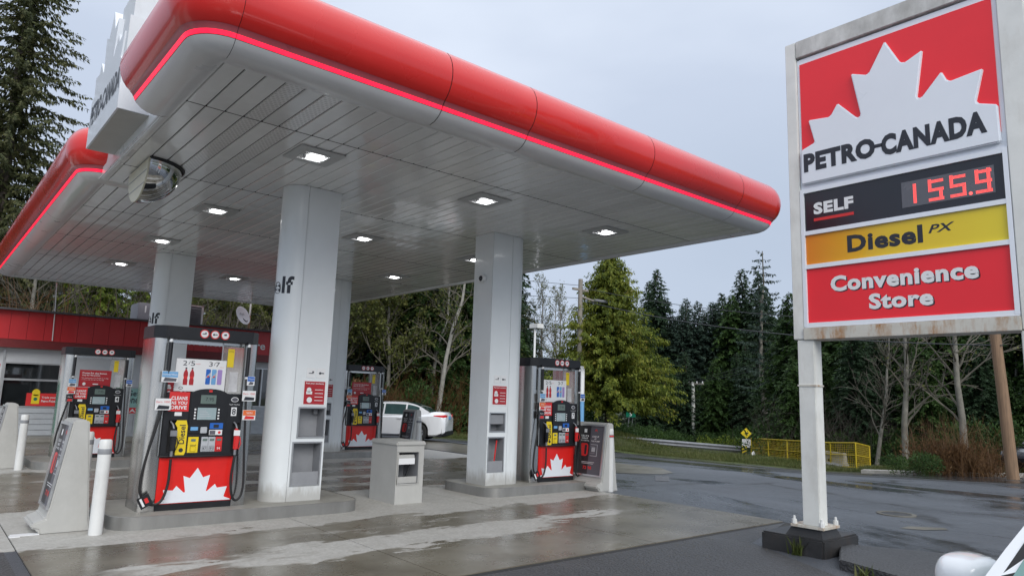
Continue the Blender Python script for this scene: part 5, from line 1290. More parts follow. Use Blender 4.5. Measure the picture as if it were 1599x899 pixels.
# its near side mirror
ctl = [(.93, 1.0), (.94, 1.07), (.975, 1.115), (1.04, 1.13), (1.12, 1.132), (1.18, 1.118), (1.212, 1.07), (1.21, 1.01), (1.18, .975), (1.10, .96), (1.0, .955), (.95, .965)]
outl = []
for i in range(12):
    for t in (0, .25, .5, .75):
        p = [ctl[(i+k-1) % 12] for k in range(4)]
        outl.append(tuple(.5*(2*p[1][k]+(p[2][k]-p[0][k])*t+(2*p[0][k]-5*p[1][k]+4*p[2][k]-p[3][k])*t*t+(3*p[1][k]-p[0][k]-3*p[2][k]+p[3][k])*t**3) for k in (0, 1)))
mb = MB(); prof_m = [(.30, .96), (.31, 1.0), (.36, 1.0), (.40, .96), (.435, .86), (.462, .70), (.478, .45), (.484, .2)]
for xx, sc_ in prof_m:
    mb.v += [(xx, -(1.055+(a-1.075)*sc_*.74), 1.035+(b2-1.045)*sc_*.98) for a, b2 in outl]
k = len(outl); mb.f = [(i*k+j, i*k+(j+1) % k, (i+1)*k+(j+1) % k, (i+1)*k+j)[::-1] for i in range(len(prof_m)-1) for j in range(k)]
mb.f += [tuple(range(k)), tuple(range((len(prof_m)-1)*k, len(prof_m)*k))[::-1]]; mb.mi = [0]*len(mb.f)
mb.build('mirror_shell', 'carwhite', nc, 50)
b = MB(); b.box(.295, -1.14, .975, .315, -.97, 1.10); b.build('mirror_glass', 'black', nc, bev=.01)
b = MB(); b.box(.32, -.98, .955, .42, -.80, .99); b.build('mirror_arm', 'black', nc, bev=.01)
dark = dict(suv); dark['glass'] = 'carglass'
car('parked_car', P(77.9, 34, .2), R(160), 'dark car parked in the trees behind the brown pole at the right edge', 'cardark', dark)

# ------------------------------------------------------------ poles, wires, rails, signs along the road
def pole(name, loc, h, r0, r1, mat, label, lean=(0, 0)):
    o = empty(name, loc, label=label, cat='utility pole')
    b = MB(); b.tube([(lean[0]*t*h, lean[1]*t*h, h*t-.3*(t == 0)) for t in steps(0, 1, 5)], [r0+(r1-r0)*t for t in steps(0, 1, 5)], 12); b.build('shaft', mat, o, 60)
    return o
p1 = pole('utility_pole', P(45.75, 38.2, .1), 8.95, .17, .12, 'wood', 'tall grey wooden utility pole in front of the big cedar')
b = MB(); b.box(-.6, -.05, 8.3, .6, .05, 8.42); b.tube([(0, 0, 8.0), (.6, -.5, 7.75)], .06, 8); b.build('cross_arm', 'wood', p1)
b = MB(); b.tube([(.55, -.55, 7.8), (1.2, -1.1, 7.7)], .09, 8); b.build('lamp_head', 'galv', p1, 40)
mk = empty('pole_marker', P(46.0, 36.6, .05), label='white and pale blue pipe standing beside the tall utility pole', cat='pipe')
b = MB(); b.tube([(0, 0, 2.4), (0, 0, 4.1)], .13, 12); b.build('white_pipe', 'whiteprint', mk, 60)
b = MB(); b.tube([(0, 0, 0), (0, 0, 2.4)], .132, 12); b.build('blue_pipe', 'lightblue', mk, 60)
x, y, z = P(54.7, 78)
p2 = pole('utility_pole', (x, y, z-.0), 7.2, .24, .18, 'white_pole', 'distant pale utility pole with cross arm before the dark conifers')
b = MB(); b.box(-.1, -1.3, 6.9, .1, 1.3, 7.05); b.build('cross_arm', 'wood', p2)
b = MB()
for q in (-1.2, -.5, .5, 1.2): b.lathe([(0, 7.25), (.07, 7.23), (.07, 7.05)], 8, (0, q, 0))
b.build('insulators', 'whiteprint', p2)
p3 = pole('utility_pole', P(75.3, 28.6, 0), 9.5, .18, .14, 'brownwood', 'thick brown wooden pole at the right edge below the sign', lean=(.02, .05))
p3x, p3y, p3z = p3.location
lmp = empty('lot_lamp', P(42.1, 34, 0), label='white lot lamp with flat head behind the front right pump', cat='street lamp')
b = MB(); b.tube([(0, 0, 0), (0, 0, 5.55)], .055, 10); b.build('post', 'whiteprint', lmp, 60)
b = MB(); b.box(-.12, -.30, 5.55, .30, .30, 5.78); b.build('lamp_head', 'bollard', lmp, bev=.02)
def wire(a, c, sag, label, r_=.012):
    a, c = Vector(a), Vector(c); pts = [a.lerp(c, t)-Vector((0, 0, sag*4*t*(1-t))) for t in steps(0, 1, 16)]
    b = MB(); b.tube(pts, r_, 5, cap=False); tag(b.build('overhead_wire', 'wire'), label, 'cable', 'overhead wires')
x1, y1, z1 = p1.location; x2, y2, z2 = p2.location
wire((x1, y1, z1+7.8), (p3x, p3y, p3z+4.35), .55, 'lowest sagging wire from the tall pole to the brown pole', .02)
wire((x1, y1, z1+8.5), (p3x, p3y, p3z+5.1), .5, 'upper wire from the tall pole to the brown pole', .014)
for q in range(3):
    wire((x2, y2-1.2+1.2*q, z2+7.2), (40+2*q, -6, 13.5+.7*q), 1.2, ('left', 'middle', 'right')[q]+' wire rising from the distant pole toward the sign', .018)
    wire((x2, y2-1.2+1.2*q, z2+7.2), (60+2*q, 110, 5.5), 1.0, ('first', 'second', 'third')[q]+' wire from the distant pole toward the cedar', .018)
wire((x1, y1, z1+8.6), (-20, 50, 12), .9, 'thin wire from the tall pole past the trees on the left', .014)
wire((x1, y1, z1+7.9), (-20, 46, 9), .9, 'lower thin wire from the tall pole past the trees on the left', .014)

# guard rail
gr = empty('guard_rail', P(54, 38), label='long galvanised guard rail along the far verge', cat='guard rail')
gp = [(27.6, 27.2), (28.8, 24.8), (30.5, 22.9), (33.0, 21.9), (34.6, 21.5)]
gl = gr.location
dense = []
for (a, b_), (c, d) in zip(gp, gp[1:]):
    for t in steps(0, 1, 5)[:-1]: dense.append((a+(c-a)*t, b_+(d-b_)*t))
dense.append(gp[-1])
prof = [(-.16, 0), (-.13, .03), (-.08, .07), (-.03, .03), (0, 0), (.03, .03), (.08, .07), (.13, .03), (.16, 0)]
mb = MB()
for i, (x, y) in enumerate(dense):
    a = dense[max(0, i-1)]; c = dense[min(len(dense)-1, i+1)]; d = Vector((c[0]-a[0], c[1]-a[1])).normalized(); nn = Vector((-d.y, d.x)); nn = nn if nn.dot(Vector((-x, -y))) > 0 else -nn
    for h, o_ in prof: mb.v.append((x+nn.x*o_-gl.x, y+nn.y*o_-gl.y, gz(x, y)+.62+h-gl.z))
k = len(prof); mb.f = [(i*k+j, i*k+j+1, (i+1)*k+j+1, (i+1)*k+j) for i in range(len(dense)-1) for j in range(k-1)]; mb.mi = [0]*len(mb.f)
mb.build('rail', 'galv', gr, 60)
for i in range(1, len(dense), 3):
    x, y = dense[i]; b = MB(); b.box(-.07, -.07, -.2, .07, .07, .72); b.build('post', 'wood', gr, loc=(x+.1-gl.x, y+.1-gl.y, gz(x, y)-gl.z))
# hazard marker, diamond sign, notice
VF = (Vector((math.cos(R(58)), -math.sin(R(58)), 0)), Vector((0, 0, 1)))   # faces the camera side of the road
rs_ = empty('road_sign', P(58.6, 40.5, .10), label='yellow diamond slippery road sign above a white notice on one post', cat='road sign')
b = MB(); b.tube([(0, 0, 0), (0, 0, 2.4)], .03, 8); b.build('post', 'galv', rs_, 60)
b = MB(); b.prism([(0, 1.62), (.42, 2.04), (0, 2.46), (-.42, 2.04)], .03, .045, VF); b.build('diamond_plate', 'yellow', rs_)
b = MB(); b.prism([(-.16, 2.0), (.02, 2.12), (.18, 2.08), (.15, 2.0), (.0, 1.98)], .046, .05, VF); b.rect(-.05, 1.86, -.02, 1.97, .046, .05, VF); b.rect(.07, 1.84, .10, 1.97, .046, .05, VF); b.build('skid_symbol', 'ink', rs_)
b = MB(); b.rect(-.32, .95, .32, 1.58, .03, .045, VF); b.build('notice_plate', 'whiteprint', rs_)
mbt = MB()
for q, tt_ in enumerate(('WATCH FOR', 'ICE ON', 'ROAD')): text(tt_, (-.25, 1.42-.15*q, .25, 1.52-.15*q), VF, (0, 0, 0), .047, 'ink', rs_, mb=mbt)
mbt.build('lettering', 'greyposter', rs_)
hm = empty('hazard_marker', P(58.45, 40.2, .12), label='black and yellow striped hazard marker at the guard rail end', cat='hazard marker')
b = MB(); b.rect(-.17, .05, .17, .95, .0, .02, VF); b.build('board', 'yellow', hm)
for q in range(4):
    b = MB(); b.prism([(-.168, .08+.23*q), (.168, .24+.23*q), (.168, min(.949, .35+.23*q)), (-.168, .19+.23*q)], .021, .024, VF); b.build('stripe', 'ink', hm)
rk = MB(); rk.add([(-.35, 0, 0), (.35, .05, 0), (.1, .3, 0), (.02, .08, .45), (-.15, .1, .35)], [(0, 1, 3), (1, 2, 3), (0, 3, 4), (2, 4, 3), (0, 4, 2)])
tag(rk.build('boulder', 'whiteprint', loc=P(59.2, 39.2, .15)), 'pale angular boulder at the left end of the yellow fence', 'rock')
rs_.scale = (.68,)*3; hm.scale = (.72,)*3
gs = empty('street_sign', P(49.9, 60, .9), label='small green sign on two thin posts beyond the cedar', cat='street sign')
b = MB(); b.rect(-.4, 1.55, .4, 2.05, 0, .03, VF); b.build('plate', 'green', gs)
b = MB(); b.tube([(-.3, .2, -.6), (-.22, 0, 1.6)], .035, 6); b.build('post', 'galv', gs); b = MB(); b.tube([(.3, .2, -.6), (.22, 0, 1.6)], .035, 6); b.build('post', 'galv', gs)
text('5', (-.1, 1.65, .1, 1.95), VF, (0, 0, 0), .032, 'whiteprint', gs)
# yellow fence
fe = empty('pedestrian_fence', P(62, 33), label='yellow tubular pedestrian fence with wire mesh beside the road', cat='fence')
fl = fe.location
A_, B_ = Vector((34.2, 20.6)), Vector((30.2, 13.4)); C_ = Vector((33.4, 14.2))
def fpanel(a, c, m_mesh, nbar):
    za, zc = gz(*a)+.15, gz(*c)+.15
    p = lambda q, t, h: (q.x-fl.x, q.y-fl.y, gz(q.x, q.y)+.15+h-fl.z)
    for h, r_ in ((1.08, .028), (.58, .02), (.08, .02)):
        b = MB(); b.tube([p(a, 0, h), p(c, 0, h)], r_, 6); b.build('rail', 'yelpaint', fe, 60)
    b = MB(); b.tube([p(a, 0, -.15), p(a, 0, 1.08)], .03, 6); b.build('post', 'yelpaint', fe, 60)
    b = MB()
    for i in range(13):
        h = .12+.92*i/12; b.tube([p(a, 0, h), p(c, 0, h)], .006, 3, cap=False)
    for i in range(1, nbar): q = a.lerp(c, i/nbar); b.tube([p(q, 0, .08), p(q, 0, 1.06)], .005, 3, cap=False)
    o = b.build('wire_mesh', 'yelpaint', fe); o['kind'] = 'stuff'
n_ = 5
for i in range(n_): fpanel(A_.lerp(B_, i/n_), A_.lerp(B_, (i+1)/n_), 0, 14)
fpanel(B_, C_, 0, 20)
b = MB(); q = C_; b.tube([(q.x-fl.x, q.y-fl.y, gz(*q)-fl.z), (q.x-fl.x, q.y-fl.y, gz(*q)+1.23-fl.z)], .03, 6); b.build('post', 'yelpaint', fe, 60)
jb = empty('concrete_barrier', (31.2, 14.9, gz(31.2, 14.9)+.1), R(62), label='short concrete barrier behind the right end of the yellow fence', cat='barrier')
b = MB(); b.prism([(-.3, 0), (.3, 0), (.28, .12), (.12, .35), (.09, .75), (-.09, .75), (-.12, .35), (-.28, .12)], -.9, .9, (Vector((0, 1, 0)), Vector((0, 0, 1)))); b.build('block', 'jersey', jb, bev=.02)
b = MB(); b.lathe([(0, 0), (.06, 0), (.06, .01)], 12, (0, .14, .4), 'Y'); b.build('lifting_hole', 'dark', jb)

# ------------------------------------------------------------ trees
def kites(C0, D, Nn, ln, wd):
    """flat four-cornered sprays: centre-line start C0, direction D, normal Nn"""
    sd_ = np.cross(D, Nn); sd_ /= np.linalg.norm(sd_, axis=1, keepdims=True)+1e-9
    a = C0; b_ = C0+D*(ln*.45)[:, None]+sd_*(wd*.5)[:, None]; c = C0+D*ln[:, None]; d = C0+D*(ln*.45)[:, None]-sd_*(wd*.5)[:, None]
    V = np.stack([a, b_, c, d], 1).reshape(-1, 3); return V, np.arange(len(V)).reshape(-1, 4)
def unit(v): return v/(np.linalg.norm(v, axis=1, keepdims=True)+1e-9)
def conifer_mesh(seed, H, Rb, nb, dens, droop, clear=.06, power=.85, size=.34, sparse=0, upt=.1, hang=.5, low=1.0, jit=.03):
    rg = np.random.default_rng(seed); C0, D, NN, LN, WD = [], [], [], [], []; twigs = MB()
    for i in range(nb):
        t = ((i+rg.random())/nb)**1.15; z = H*(clear+(1-clear)*t*.985); L_ = Rb*(1-t)**power*min(1, low+t*3.0)*rg.uniform(.65, 1.12)+.12*rg.random()+.06
        if sparse and rg.random() < sparse: L_ *= rg.uniform(.3, .8)
        ph = i*2.39996+rg.normal(0, .3); ns = max(3, int(L_/.17*dens))
        s = (np.arange(ns)+rg.random(ns))/ns; s = s**.8
        dx, dy = math.cos(ph), math.sin(ph)
        up_, dr = upt*rg.uniform(.5, 1.5), droop*rg.uniform(.6, 1.4)
        px_ = L_*s; pz = z+L_*(up_*s-dr*s*s)+(.10*L_*s**4)
        base = np.stack([dx*px_, dy*px_, pz], 1)
        if i % 2 == 0 or sparse:
            q = [(dx*L_*a, dy*L_*a, z+L_*(up_*a-dr*a*a)) for a in (0, .35, .7, .95)]; twigs.tube(q, [.012+.018*L_/3, .012, .008, .004], 3, cap=False)
        for sg in (-1, 1, 0):
            lat = np.stack([-dy*np.ones(ns)*sg, dx*np.ones(ns)*sg, np.zeros(ns)], 1)
            fwd = np.stack([dx*np.ones(ns), dy*np.ones(ns), np.zeros(ns)], 1)
            d_ = unit(lat*.9+fwd*rg.uniform(.4, 1.0, (ns, 1))+np.array([0, 0, -1])*rg.uniform(.0, 2*hang, (ns, 1))+rg.normal(0, .22, (ns, 3)))
            ln = size*rg.uniform(.5, 1.25, ns)*(1-.45*s)*(.6+.4*min(1, L_/1.5)); 
            C0.append(base+rg.normal(0, jit, (ns, 3))); D.append(d_); NN.append(unit(rg.normal(0, .45, (ns, 3))+np.array([0, 0, 1]))); LN.append(ln); WD.append(ln*rg.uniform(.28, .5, ns))
    V, F = kites(*[np.concatenate(a) for a in (C0, D, NN, LN, WD)])
    return V, F, twigs
PROT = {}
def proto_tree(key, build):
    PROT[key] = build
def mk_me(name, V, F, mat):
    o = np_mesh(name, V, F, mat); me = o.data; bpy.data.objects.remove(o); return me
def tree_protos():
    P_ = {}
    def con(key, mat, barkm, H, **k):
        V, F, tw = conifer_mesh(H=H, **k); cme = mk_me('crown', V, F, mat)
        b = MB(); rg = random.Random(k['seed'])
        b.tube([(rg.uniform(-.05, .05)*i, rg.uniform(-.05, .05)*i, -1.0+(H+.6)*i/7) for i in range(8)], [.02*H*(1-.92*i/7)*.75+.015 for i in range(8)], 8); o = b.build('trunk', barkm, None, 60)
        tme = o.data; bpy.data.objects.remove(o)
        o = tw.build('branches', 'darktwig'); bme = o.data; bpy.data.objects.remove(o)
        P_[key] = [('crown', cme), ('trunk', tme), ('branches', bme)]
    con('spruce_a', 'f_dark', 'bark', 14, seed=1, Rb=3.5, nb=330, dens=1.6, droop=.45, size=.50, power=.72)
    con('spruce_b', 'f_blue', 'bark', 13, seed=2, Rb=3.3, nb=320, dens=1.6, droop=.30, size=.48, upt=.2, power=.7)
    con('spruce_c', 'f_mid', 'bark', 12, seed=3, Rb=3.7, nb=280, dens=1.6, droop=.55, size=.52, power=.7)
    con('snag', 'f_blue', 'palebark', 17, seed=4, Rb=3.0, nb=64, dens=1.5, droop=.12, size=.42, sparse=.4, upt=.05, hang=1.3, clear=.30, power=.42)
    con('cedar', 'f_cedar', 'bark', 10.9, seed=5, Rb=4.2, nb=640, dens=3.0, droop=.42, size=.33, clear=.17, power=.74, hang=1.3, low=.65, upt=.28, jit=.07)
    con('olive', 'f_olive', 'bark', 25, seed=6, Rb=4.8, nb=560, dens=2.0, droop=.4, size=.36, clear=.05, power=.62, hang=1.1, upt=.2)
    con('bright', 'f_bright', 'bark', 9, seed=8, Rb=3.0, nb=230, dens=2.2, droop=.6, size=.34, clear=.03, power=.7, hang=1.2)
    return P_
def branchy(seed, H, leafn, leaf_mat_, twig_mat, spread=.55, lean=.05, r0=.11, levels=4, nmain=26, lsize=.10, moss=0):
    rg = random.Random(seed); tw = MB(); tips = []
    trunk = []
    x = y = 0
    for i in range(9):
        trunk.append(Vector((x, y, -.4+H*i/8))); x += rg.gauss(lean*H/8, .03*H/8*2); y += rg.gauss(0, .03*H/8*2)
    rad = [r0*(1-.9*i/8)+.008 for i in range(9)]
    tr = MB(); tr.tube(trunk, rad, 7, cap=False)
    def pt(t):
        f = t*8; i = min(7, int(f)); return trunk[i].lerp(trunk[i+1], f-i)
    def grow(p, d, L_, r_, lev):
        pts = [p]; n = 4; dd = d.copy()
        for i in range(n):
            dd = (dd+Vector((rg.gauss(0, .16), rg.gauss(0, .16), rg.gauss(.05, .14)))).normalized(); pts.append(pts[-1]+dd*L_/n)
        tw.tube(pts, [r_*(1-.75*i/n)+.003 for i in range(n+1)], 4 if lev < 2 else 3, cap=False)
        for q in pts[1:]: tips.append((q, dd))
        if lev < levels-1:
            for k in range(rg.randint(3, 5)):
                t = rg.uniform(.2, 1); i = min(n-1, int(t*n)); q = pts[i].lerp(pts[i+1], t*n-i)
                a = dd.orthogonal().normalized(); a = (Matrix.Rotation(rg.uniform(0, 6.28), 3, dd) @ a)
                grow(q, (dd+a*rg.uniform(.5, 1.0)+Vector((0, 0, .12))).normalized(), L_*rg.uniform(.4, .62), r_*.5, lev+1)
    for k in range(nmain):
        t = .22+.78*((k+rg.random())/nmain); a = rg.uniform(0, 6.28); p = pt(min(.995, t))
        grow(p, Vector((math.cos(a)*spread*2, math.sin(a)*spread*2, rg.uniform(.5, 1.1))).normalized(), H*.26*(1.15-t)*rg.uniform(.7, 1.2)+.3, r0*.32*(1.1-t)+.008, 1)
    out = [('trunk', None), ('branches', None)]
    o = tr.build('trunk', twig_mat if twig_mat != 'twig' else 'palebark', None, 60); tme = o.data; bpy.data.objects.remove(o)
    o = tw.build('branches', 'twig' if twig_mat != 'darktwig' else 'darktwig'); bme = o.data; bpy.data.objects.remove(o)
    res = [('trunk', tme), ('branches', bme)]
    if leafn:
        r_ = np.random.default_rng(seed); idx = r_.integers(0, len(tips), leafn); c = np.array([tips[i][0][:] for i in idx])+r_.normal(0, .10, (leafn, 3))
        D = unit(r_.normal(0, 1, (leafn, 3))+np.array([0, 0, -.3])); ln = lsize*r_.uniform(.5, 1.4, leafn)
        V, F = kites(c, D, unit(r_.normal(0, 1, (leafn, 3))), ln, ln*r_.uniform(.5, .8, leafn)); res.append(('crown', mk_me('crown', V, F, leaf_mat_)))
    return res
def bush_mesh(seed, w_, h_, n, mat, size=.12, up_=.5):
    r_ = np.random.default_rng(seed); k = 26
    cen = np.stack([r_.normal(0, w_*.36, k), r_.normal(0, w_*.36, k), h_*r_.uniform(.15, .8, k)], 1); cr_ = r_.uniform(.18, .42, k)*min(w_, h_)
    i = r_.integers(0, k, n); d = unit(r_.normal(0, 1, (n, 3))); c = cen[i]+d*(cr_[i]*r_.uniform(.5, 1.1, n))[:, None]; c[:, 2] = np.abs(c[:, 2])
    D = unit(d*.6+np.array([0, 0, up_])+r_.normal(0, .4, (n, 3))); ln = size*r_.uniform(.5, 1.5, n)
    V, F = kites(c, D, unit(r_.normal(0, 1, (n, 3))), ln, ln*r_.uniform(.25, .5, n)); return [('foliage', mk_me('foliage', V, F, mat))]
def thicket(seed, w_, h_, n, mat='twig', leaf=None):
    rg = random.Random(seed); b = MB()
    for i in range(n):
        x, y = rg.gauss(0, w_*.33), rg.gauss(0, w_*.33); p = Vector((x, y, -.1)); d = Vector((rg.gauss(0, .25), rg.gauss(0, .25), 1)).normalized(); L_ = h_*rg.uniform(.4, 1.1)
        pts = [p]
        for q in range(4): d = (d+Vector((rg.gauss(0, .18), rg.gauss(0, .18), -.04*q))).normalized(); pts.append(pts[-1]+d*L_/4)
        b.tube(pts, [.012, .010, .008, .006, .003], 3, cap=False)
        for q in range(3):
            j = rg.randint(1, 3); e = (d+Vector((rg.gauss(0, .8), rg.gauss(0, .8), rg.gauss(.2, .4)))).normalized(); b.tube([pts[j], pts[j]+e*L_*.2, pts[j]+e*L_*.34+Vector((0, 0, -.02))], [.006, .004, .002], 3, cap=False)
    o = b.build('stems', mat); me = o.data; bpy.data.objects.remove(o); return [('stems', me)]
TP = tree_protos()
TP['alder_moss'] = branchy(11, 13, 15000, 'f_moss', 'palebark', r0=.15, nmain=30, lsize=.16)
TP['alder_moss2'] = branchy(12, 12, 12000, 'f_moss', 'palebark', r0=.13, nmain=26, lsize=.15, lean=-.06)
TP['alder_bare'] = branchy(13, 13, 1800, 'f_moss', 'twig', r0=.12, nmain=30, lsize=.12, spread=.32)
TP['alder_bare2'] = branchy(14, 11, 900, 'f_moss', 'twig', r0=.09, nmain=24, lsize=.11, spread=.3, lean=.04)
TP['birch'] = branchy(15, 10, 2200, 'f_moss', 'birch', r0=.12, nmain=22, lsize=.11, lean=.10)
TP['dead'] = branchy(16, 9, 0, None, 'palebark', r0=.11, nmain=20, lean=-.14, spread=.4)
TP['dead2'] = branchy(17, 11, 500, 'f_moss', 'palebark', r0=.16, nmain=20, lean=-.05, spread=.32)
TP['bush_brown'] = bush_mesh(21, 2.6, 1.6, 5200, 'f_brown', .16, 1.2)
TP['bush_green'] = bush_mesh(22, 2.4, 1.6, 5200, 'f_mid', .13)
TP['bush_bright'] = bush_mesh(23, 1.6, 1.1, 2600, 'f_bright', .11)
TP['thicket'] = thicket(24, 3.0, 2.4, 260, 'f_brown')
TP['thicket2'] = thicket(25, 3.4, 3.2, 240, 'darktwig')
def plant(name, key, loc, sc=1, rz=None, label='', group=None, cat='tree', zs=None, dz=0):
    rz = random.uniform(0, 6.28) if rz is None else rz
    o = empty(name, (loc[0], loc[1], loc[2]+dz), rz, label=label, cat=cat, group=group); o.scale = (sc, sc, zs or sc)
    for nm, me in TP[key]:
        c = bpy.data.objects.new(nm, me); COL.objects.link(c); c.parent = o
    return o
# singled-out trees
plant('cedar_tree', 'cedar', P(48.15, 39.5, .35), 1.0, 1.2, 'broad yellow green cedar standing alone behind the grey utility pole')
plant('conifer_tree', 'snag', P(59.9, 60), 1.0, 2.0, 'tall thin half bare conifer rising above the forest left of the sign')
plant('cedar_tree', 'olive', P(3.2, 39), 1.0, .5, 'very tall dark cedar at the upper left picture edge')
plant('cedar_tree', 'olive', P(-5, 44), 1.0, 2.5, 'tall dark cedar just outside the left picture edge') 
plant('cedar_tree', 'bright', P(9.3, 37), 1.0, 1.5, 'fresh green cedar directly behind the left part of the store roof')
plant('cedar_tree', 'bright', P(12.2, 39), .9, 3.5, 'fresh green cedar behind the store roof beside the roof unit')
plant('bare_tree', 'alder_bare', P(8.0, 50), 1.35, 0, 'leafless tree showing its twigs right of the tall left cedar')
plant('alder_tree', 'dead2', P(5.6, 36), .9, 1, 'pale trunk leaning behind the left end of the store roof')
plant('alder_tree', 'alder_moss', P(16.2, 40), .8, 1, 'mossy alder behind the store between column and satellite dish')
plant('alder_tree', 'alder_moss2', P(18.4, 38), .75, 2, 'mossy alder right behind the satellite dish')
plant('alder_tree', 'alder_moss', P(21.5, 44), .9, 4, 'mossy alder behind the right end of the store roof')
plant('alder_tree', 'alder_moss2', P(26.6, 36), 1.0, 4, 'mossy trunk rising above the rear pump canopy crown')
plant('alder_tree', 'alder_moss', P(28.4, 40), 1.0, 5, 'pale mossy alder behind the rear pump')
plant('alder_tree', 'alder_moss2', P(30.6, 37), .95, .6, 'slim alder above the roof of the white car')
plant('birch_tree', 'birch', P(34.2, 35), 1.15, 5.9, 'mottled pale birch standing behind the boot of the white car')
plant('birch_tree', 'birch', P(33.6, 37), 1.05, .4, 'thinner birch just left of the mottled pale one')
plant('alder_tree', 'alder_moss', P(36.3, 42), 1.0, 1.4, 'leafy mossy alder left of the front right column')
for az, d, sc, k, lb in ((41.0, 60, 1.0, 'alder_bare', 'first bare slender tree right of the front right column'), (42.0, 64, 1.15, 'alder_bare2', 'bare slender tree left of the lot lamp'), (42.9, 60, 1.05, 'alder_bare', 'bare slender tree behind the lot lamp'), (43.7, 66, 1.3, 'alder_bare2', 'bare slender tree right of the lot lamp'), (44.5, 58, .95, 'alder_bare', 'bare slender tree touching the cedar'), (40.2, 57, 1.1, 'alder_bare2', 'bare slender tree half hidden by the front right column')):
    plant('bare_tree', k, P(az, d), sc, None, lb, 'bare slender trees against the sky')
plant('conifer_tree', 'spruce_a', P(41.3, 48), .55, 1, 'short dark conifer just right of the front right column')
plant('conifer_tree', 'spruce_c', P(42.8, 60), .5, 1, 'small conifer below the bare slender trees')
for az, d, sc, k, rz, lb in ((67.2, 37, .9, 'dead', 2.8, 'pale leafless tree leaning left below the sign'), (69.0, 36, .95, 'dead2', 1.0, 'grey mottled trunk nearest the middle below the sign'), (72.6, 35, 1.0, 'dead2', 3.0, 'thick grey trunk behind the brown bush'), (75.8, 45, 1.0, 'birch', .5, 'pale trunk behind the brown pole')):
    plant('bare_tree', k, P(az, d), sc, rz, lb)
# forest masses as individual trees
rg = random.Random(5)
ORD = ['first', 'second', 'third', 'fourth', 'fifth', 'sixth', 'seventh', 'eighth', 'ninth', 'tenth', 'eleventh', 'twelfth', 'thirteenth', 'fourteenth', 'fifteenth', 'sixteenth', 'seventeenth', 'eighteenth', 'nineteenth', 'twentieth', 'twenty-first', 'twenty-second', 'twenty-third', 'twenty-fourth']
def nth(lab, i, n): return '%s, %s from left' % (lab, ORD[i]) if n <= 24 else lab
def forest(az0, az1, n, d0, d1, keys, s0, s1, grp, lab):
    for i in range(n):
        az = az0+(az1-az0)*(i+rg.uniform(.1, .9))/n; d = rg.uniform(d0, d1)
        plant('conifer_tree', rg.choice(keys), P(az, d), rg.uniform(s0, s1), None, nth(lab, i, n), grp)
forest(51.0, 61.5, 20, 86, 98, ['spruce_a', 'spruce_b', 'spruce_c', 'spruce_b'], 1.3, 1.62, 'dark conifers across the road left of the sign', 'dark conifer across the road left of the sign')
forest(60.5, 80, 18, 60, 72, ['spruce_a', 'spruce_b'], .80, 1.0, 'second row of dark conifers across the road', 'dark conifer in the rear row of the forest across the road')
forest(61.5, 79, 13, 44, 52, ['spruce_a', 'spruce_c', 'spruce_c'], .9, 1.15, 'dark conifers below the sign', 'dark conifer seen below the sign')
forest(76, 100, 10, 40, 55, ['spruce_a', 'spruce_c'], 1, 1.2, 'dark conifers beyond the right picture edge', 'dark conifer beyond the right picture edge')
forest(24, 40, 12, 47, 54, ['spruce_a', 'spruce_c', 'spruce_a'], .95, 1.2, 'dark conifers behind the white car', 'tall dark conifer behind the white car')
forest(26.5, 39.5, 12, 38, 43, ['spruce_c', 'spruce_c', 'spruce_a'], .6, .95, 'green young conifers behind the white car', 'young green conifer behind the white car')
forest(24, 41, 12, 57, 66, ['spruce_a'], 1.05, 1.25, 'rear conifers behind the white car', 'rear dark conifer behind the white car')
forest(-14, 24, 24, 48, 60, ['spruce_a', 'spruce_c'], .8, 1.1, 'dark conifers behind the store', 'dark conifer in the wood behind the store')
for i in range(7):
    plant('alder_tree', rg.choice(['alder_moss', 'alder_moss2']), P(25.2+2.0*i+rg.uniform(-.6, .6), rg.uniform(41, 46)), rg.uniform(.9, 1.1), None, nth('mossy yellow green alder behind the white car', i, 7), 'mossy alders behind the white car')
# undergrowth
def bushes(az0, az1, n, d0, d1, keys, s0, s1, grp, lab, name='bush', dz=0):
    for i in range(n):
        az = az0+(az1-az0)*(i+rg.uniform(.1, .9))/n
        plant(name, rg.choice(keys), P(az, rg.uniform(d0, d1)), rg.uniform(s0, s1), None, nth(lab, i, n), grp, 'shrub', dz=dz)
forest(51, 61, 12, 78, 84, ['spruce_c', 'spruce_a'], .6, .95, 'young conifers at the forest edge left of the sign', 'young conifer at the forest edge left of the sign')
forest(61.5, 79, 12, 40, 43, ['spruce_c', 'spruce_a', 'spruce_c'], .36, .62, 'young conifers at the forest edge below the sign', 'young conifer at the forest edge below the sign')
bushes(50.5, 61, 12, 74, 80, ['bush_green', 'bush_green', 'bush_green'], 1.0, 1.6, 'shrubs at the forest foot left of the sign', 'green shrub at the forest foot across the road left of the sign')
bushes(61.5, 78, 14, 38, 42, ['bush_green', 'thicket2', 'bush_green', 'bush_green'], 1.0, 1.4, 'shrubs at the forest foot below the sign', 'dark shrub at the forest foot below the sign')
bushes(27, 39, 12, 35, 40, ['bush_green', 'bush_brown', 'bush_green', 'thicket', 'bush_green'], 1.0, 1.6, 'mixed shrubs behind the white car', 'shrub behind the white car')
bushes(-6, 7.6, 8, 35, 37, ['thicket', 'bush_brown'], 2.0, 2.6, 'rust brown shrubs behind the store', 'rust brown shrub behind the store roof')
bushes(10, 24, 9, 36, 38, ['bush_green', 'thicket2', 'bush_green'], 1.6, 2.4, 'green shrubs behind the store', 'green shrub behind the store roof')
bushes(46.5, 52.6, 9, 44, 50, ['bush_green', 'bush_green', 'thicket2'], .8, 1.1, 'shrubs beyond the cedar', 'low shrub beyond the cedar trunk')
bushes(40, 46, 7, 42, 52, ['bush_green', 'thicket2'], 1.2, 1.8, 'shrubs right of the front right column', 'shrub behind the front right pump')
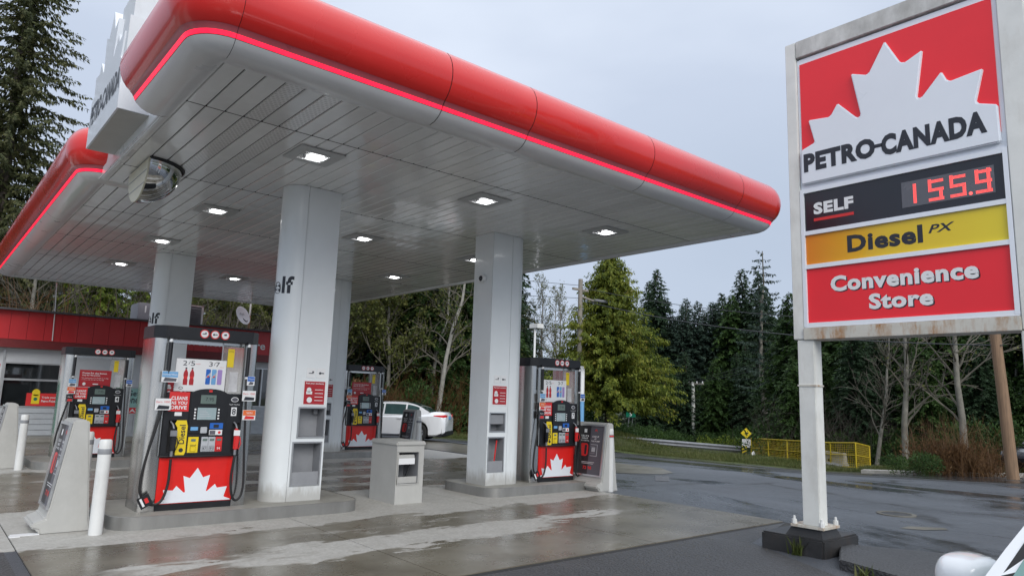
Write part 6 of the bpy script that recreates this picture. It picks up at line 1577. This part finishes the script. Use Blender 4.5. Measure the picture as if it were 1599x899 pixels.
plant('bush', 'thicket', P(71.6, 31.5), .72, 0, 'rust brown twiggy bush left of the brown pole', None, 'shrub', 1.0)
plant('bush', 'thicket', P(73.4, 31.5), .62, 2, 'rust brown twiggy bush touching the brown pole', None, 'shrub')
plant('bush', 'bush_brown', P(72.3, 31.5), .7, 2, 'brown leafy bush at the foot of the grey trunks', None, 'shrub')
plant('bush', 'bush_green', P(69.6, 30), .5, 2, 'small round green bush by the kerb below the sign', None, 'shrub')
plant('bush', 'bush_bright', P(57.2, 42), 1.1, 1, 'small yellow green shrub behind the guard rail', None, 'shrub')
for az in (29.6, 30.6): plant('bush', 'thicket', P(az, 33.5), 1.0, None, 'tall rust brown bracken stems %s the rear poster stand' % ('left above' if az < 30 else 'right above'), None, 'shrub')

# loose grit on the asphalt
rgn = np.random.default_rng(9); n = 2600
gx2 = np.concatenate([rgn.uniform(1.0, 9.9, 1100), rgn.uniform(5.5, 14, 1500)]); gy2 = np.concatenate([5.44-np.abs(rgn.normal(0, .45, 1100)), rgn.uniform(1.0, 9.0, 1500)])
keep = ~((gx2 < 10) & (gy2 > 5.42)); gx2, gy2 = gx2[keep], gy2[keep]; n = len(gx2); sz = rgn.uniform(.002, .007, n)
base = np.stack([gx2, gy2, np.full(n, .006)], 1); tet = np.array([[-1, -.6, 0], [1, -.6, 0], [0, 1, 0], [0, 0, 1.1]]); a = rgn.uniform(0, 6.28, n)
rot = np.stack([np.stack([np.cos(a), -np.sin(a)], 1), np.stack([np.sin(a), np.cos(a)], 1)], 1)
V = np.repeat(base[:, None], 4, 1); V[:, :, :2] += np.einsum('nij,kj->nki', rot, tet[:, :2])*sz[:, None, None]; V[:, :, 2] += tet[:, 2]*sz[:, None]
F = (np.arange(n)[:, None, None]*4+np.array([[0, 1, 3], [1, 2, 3], [2, 0, 3]])).reshape(-1, 3)
tag(np_mesh('gravel', V.reshape(-1, 3), F, 'apron'), 'loose pale grit scattered on the asphalt in front of the slab and sign', 'gravel', None, 'stuff')
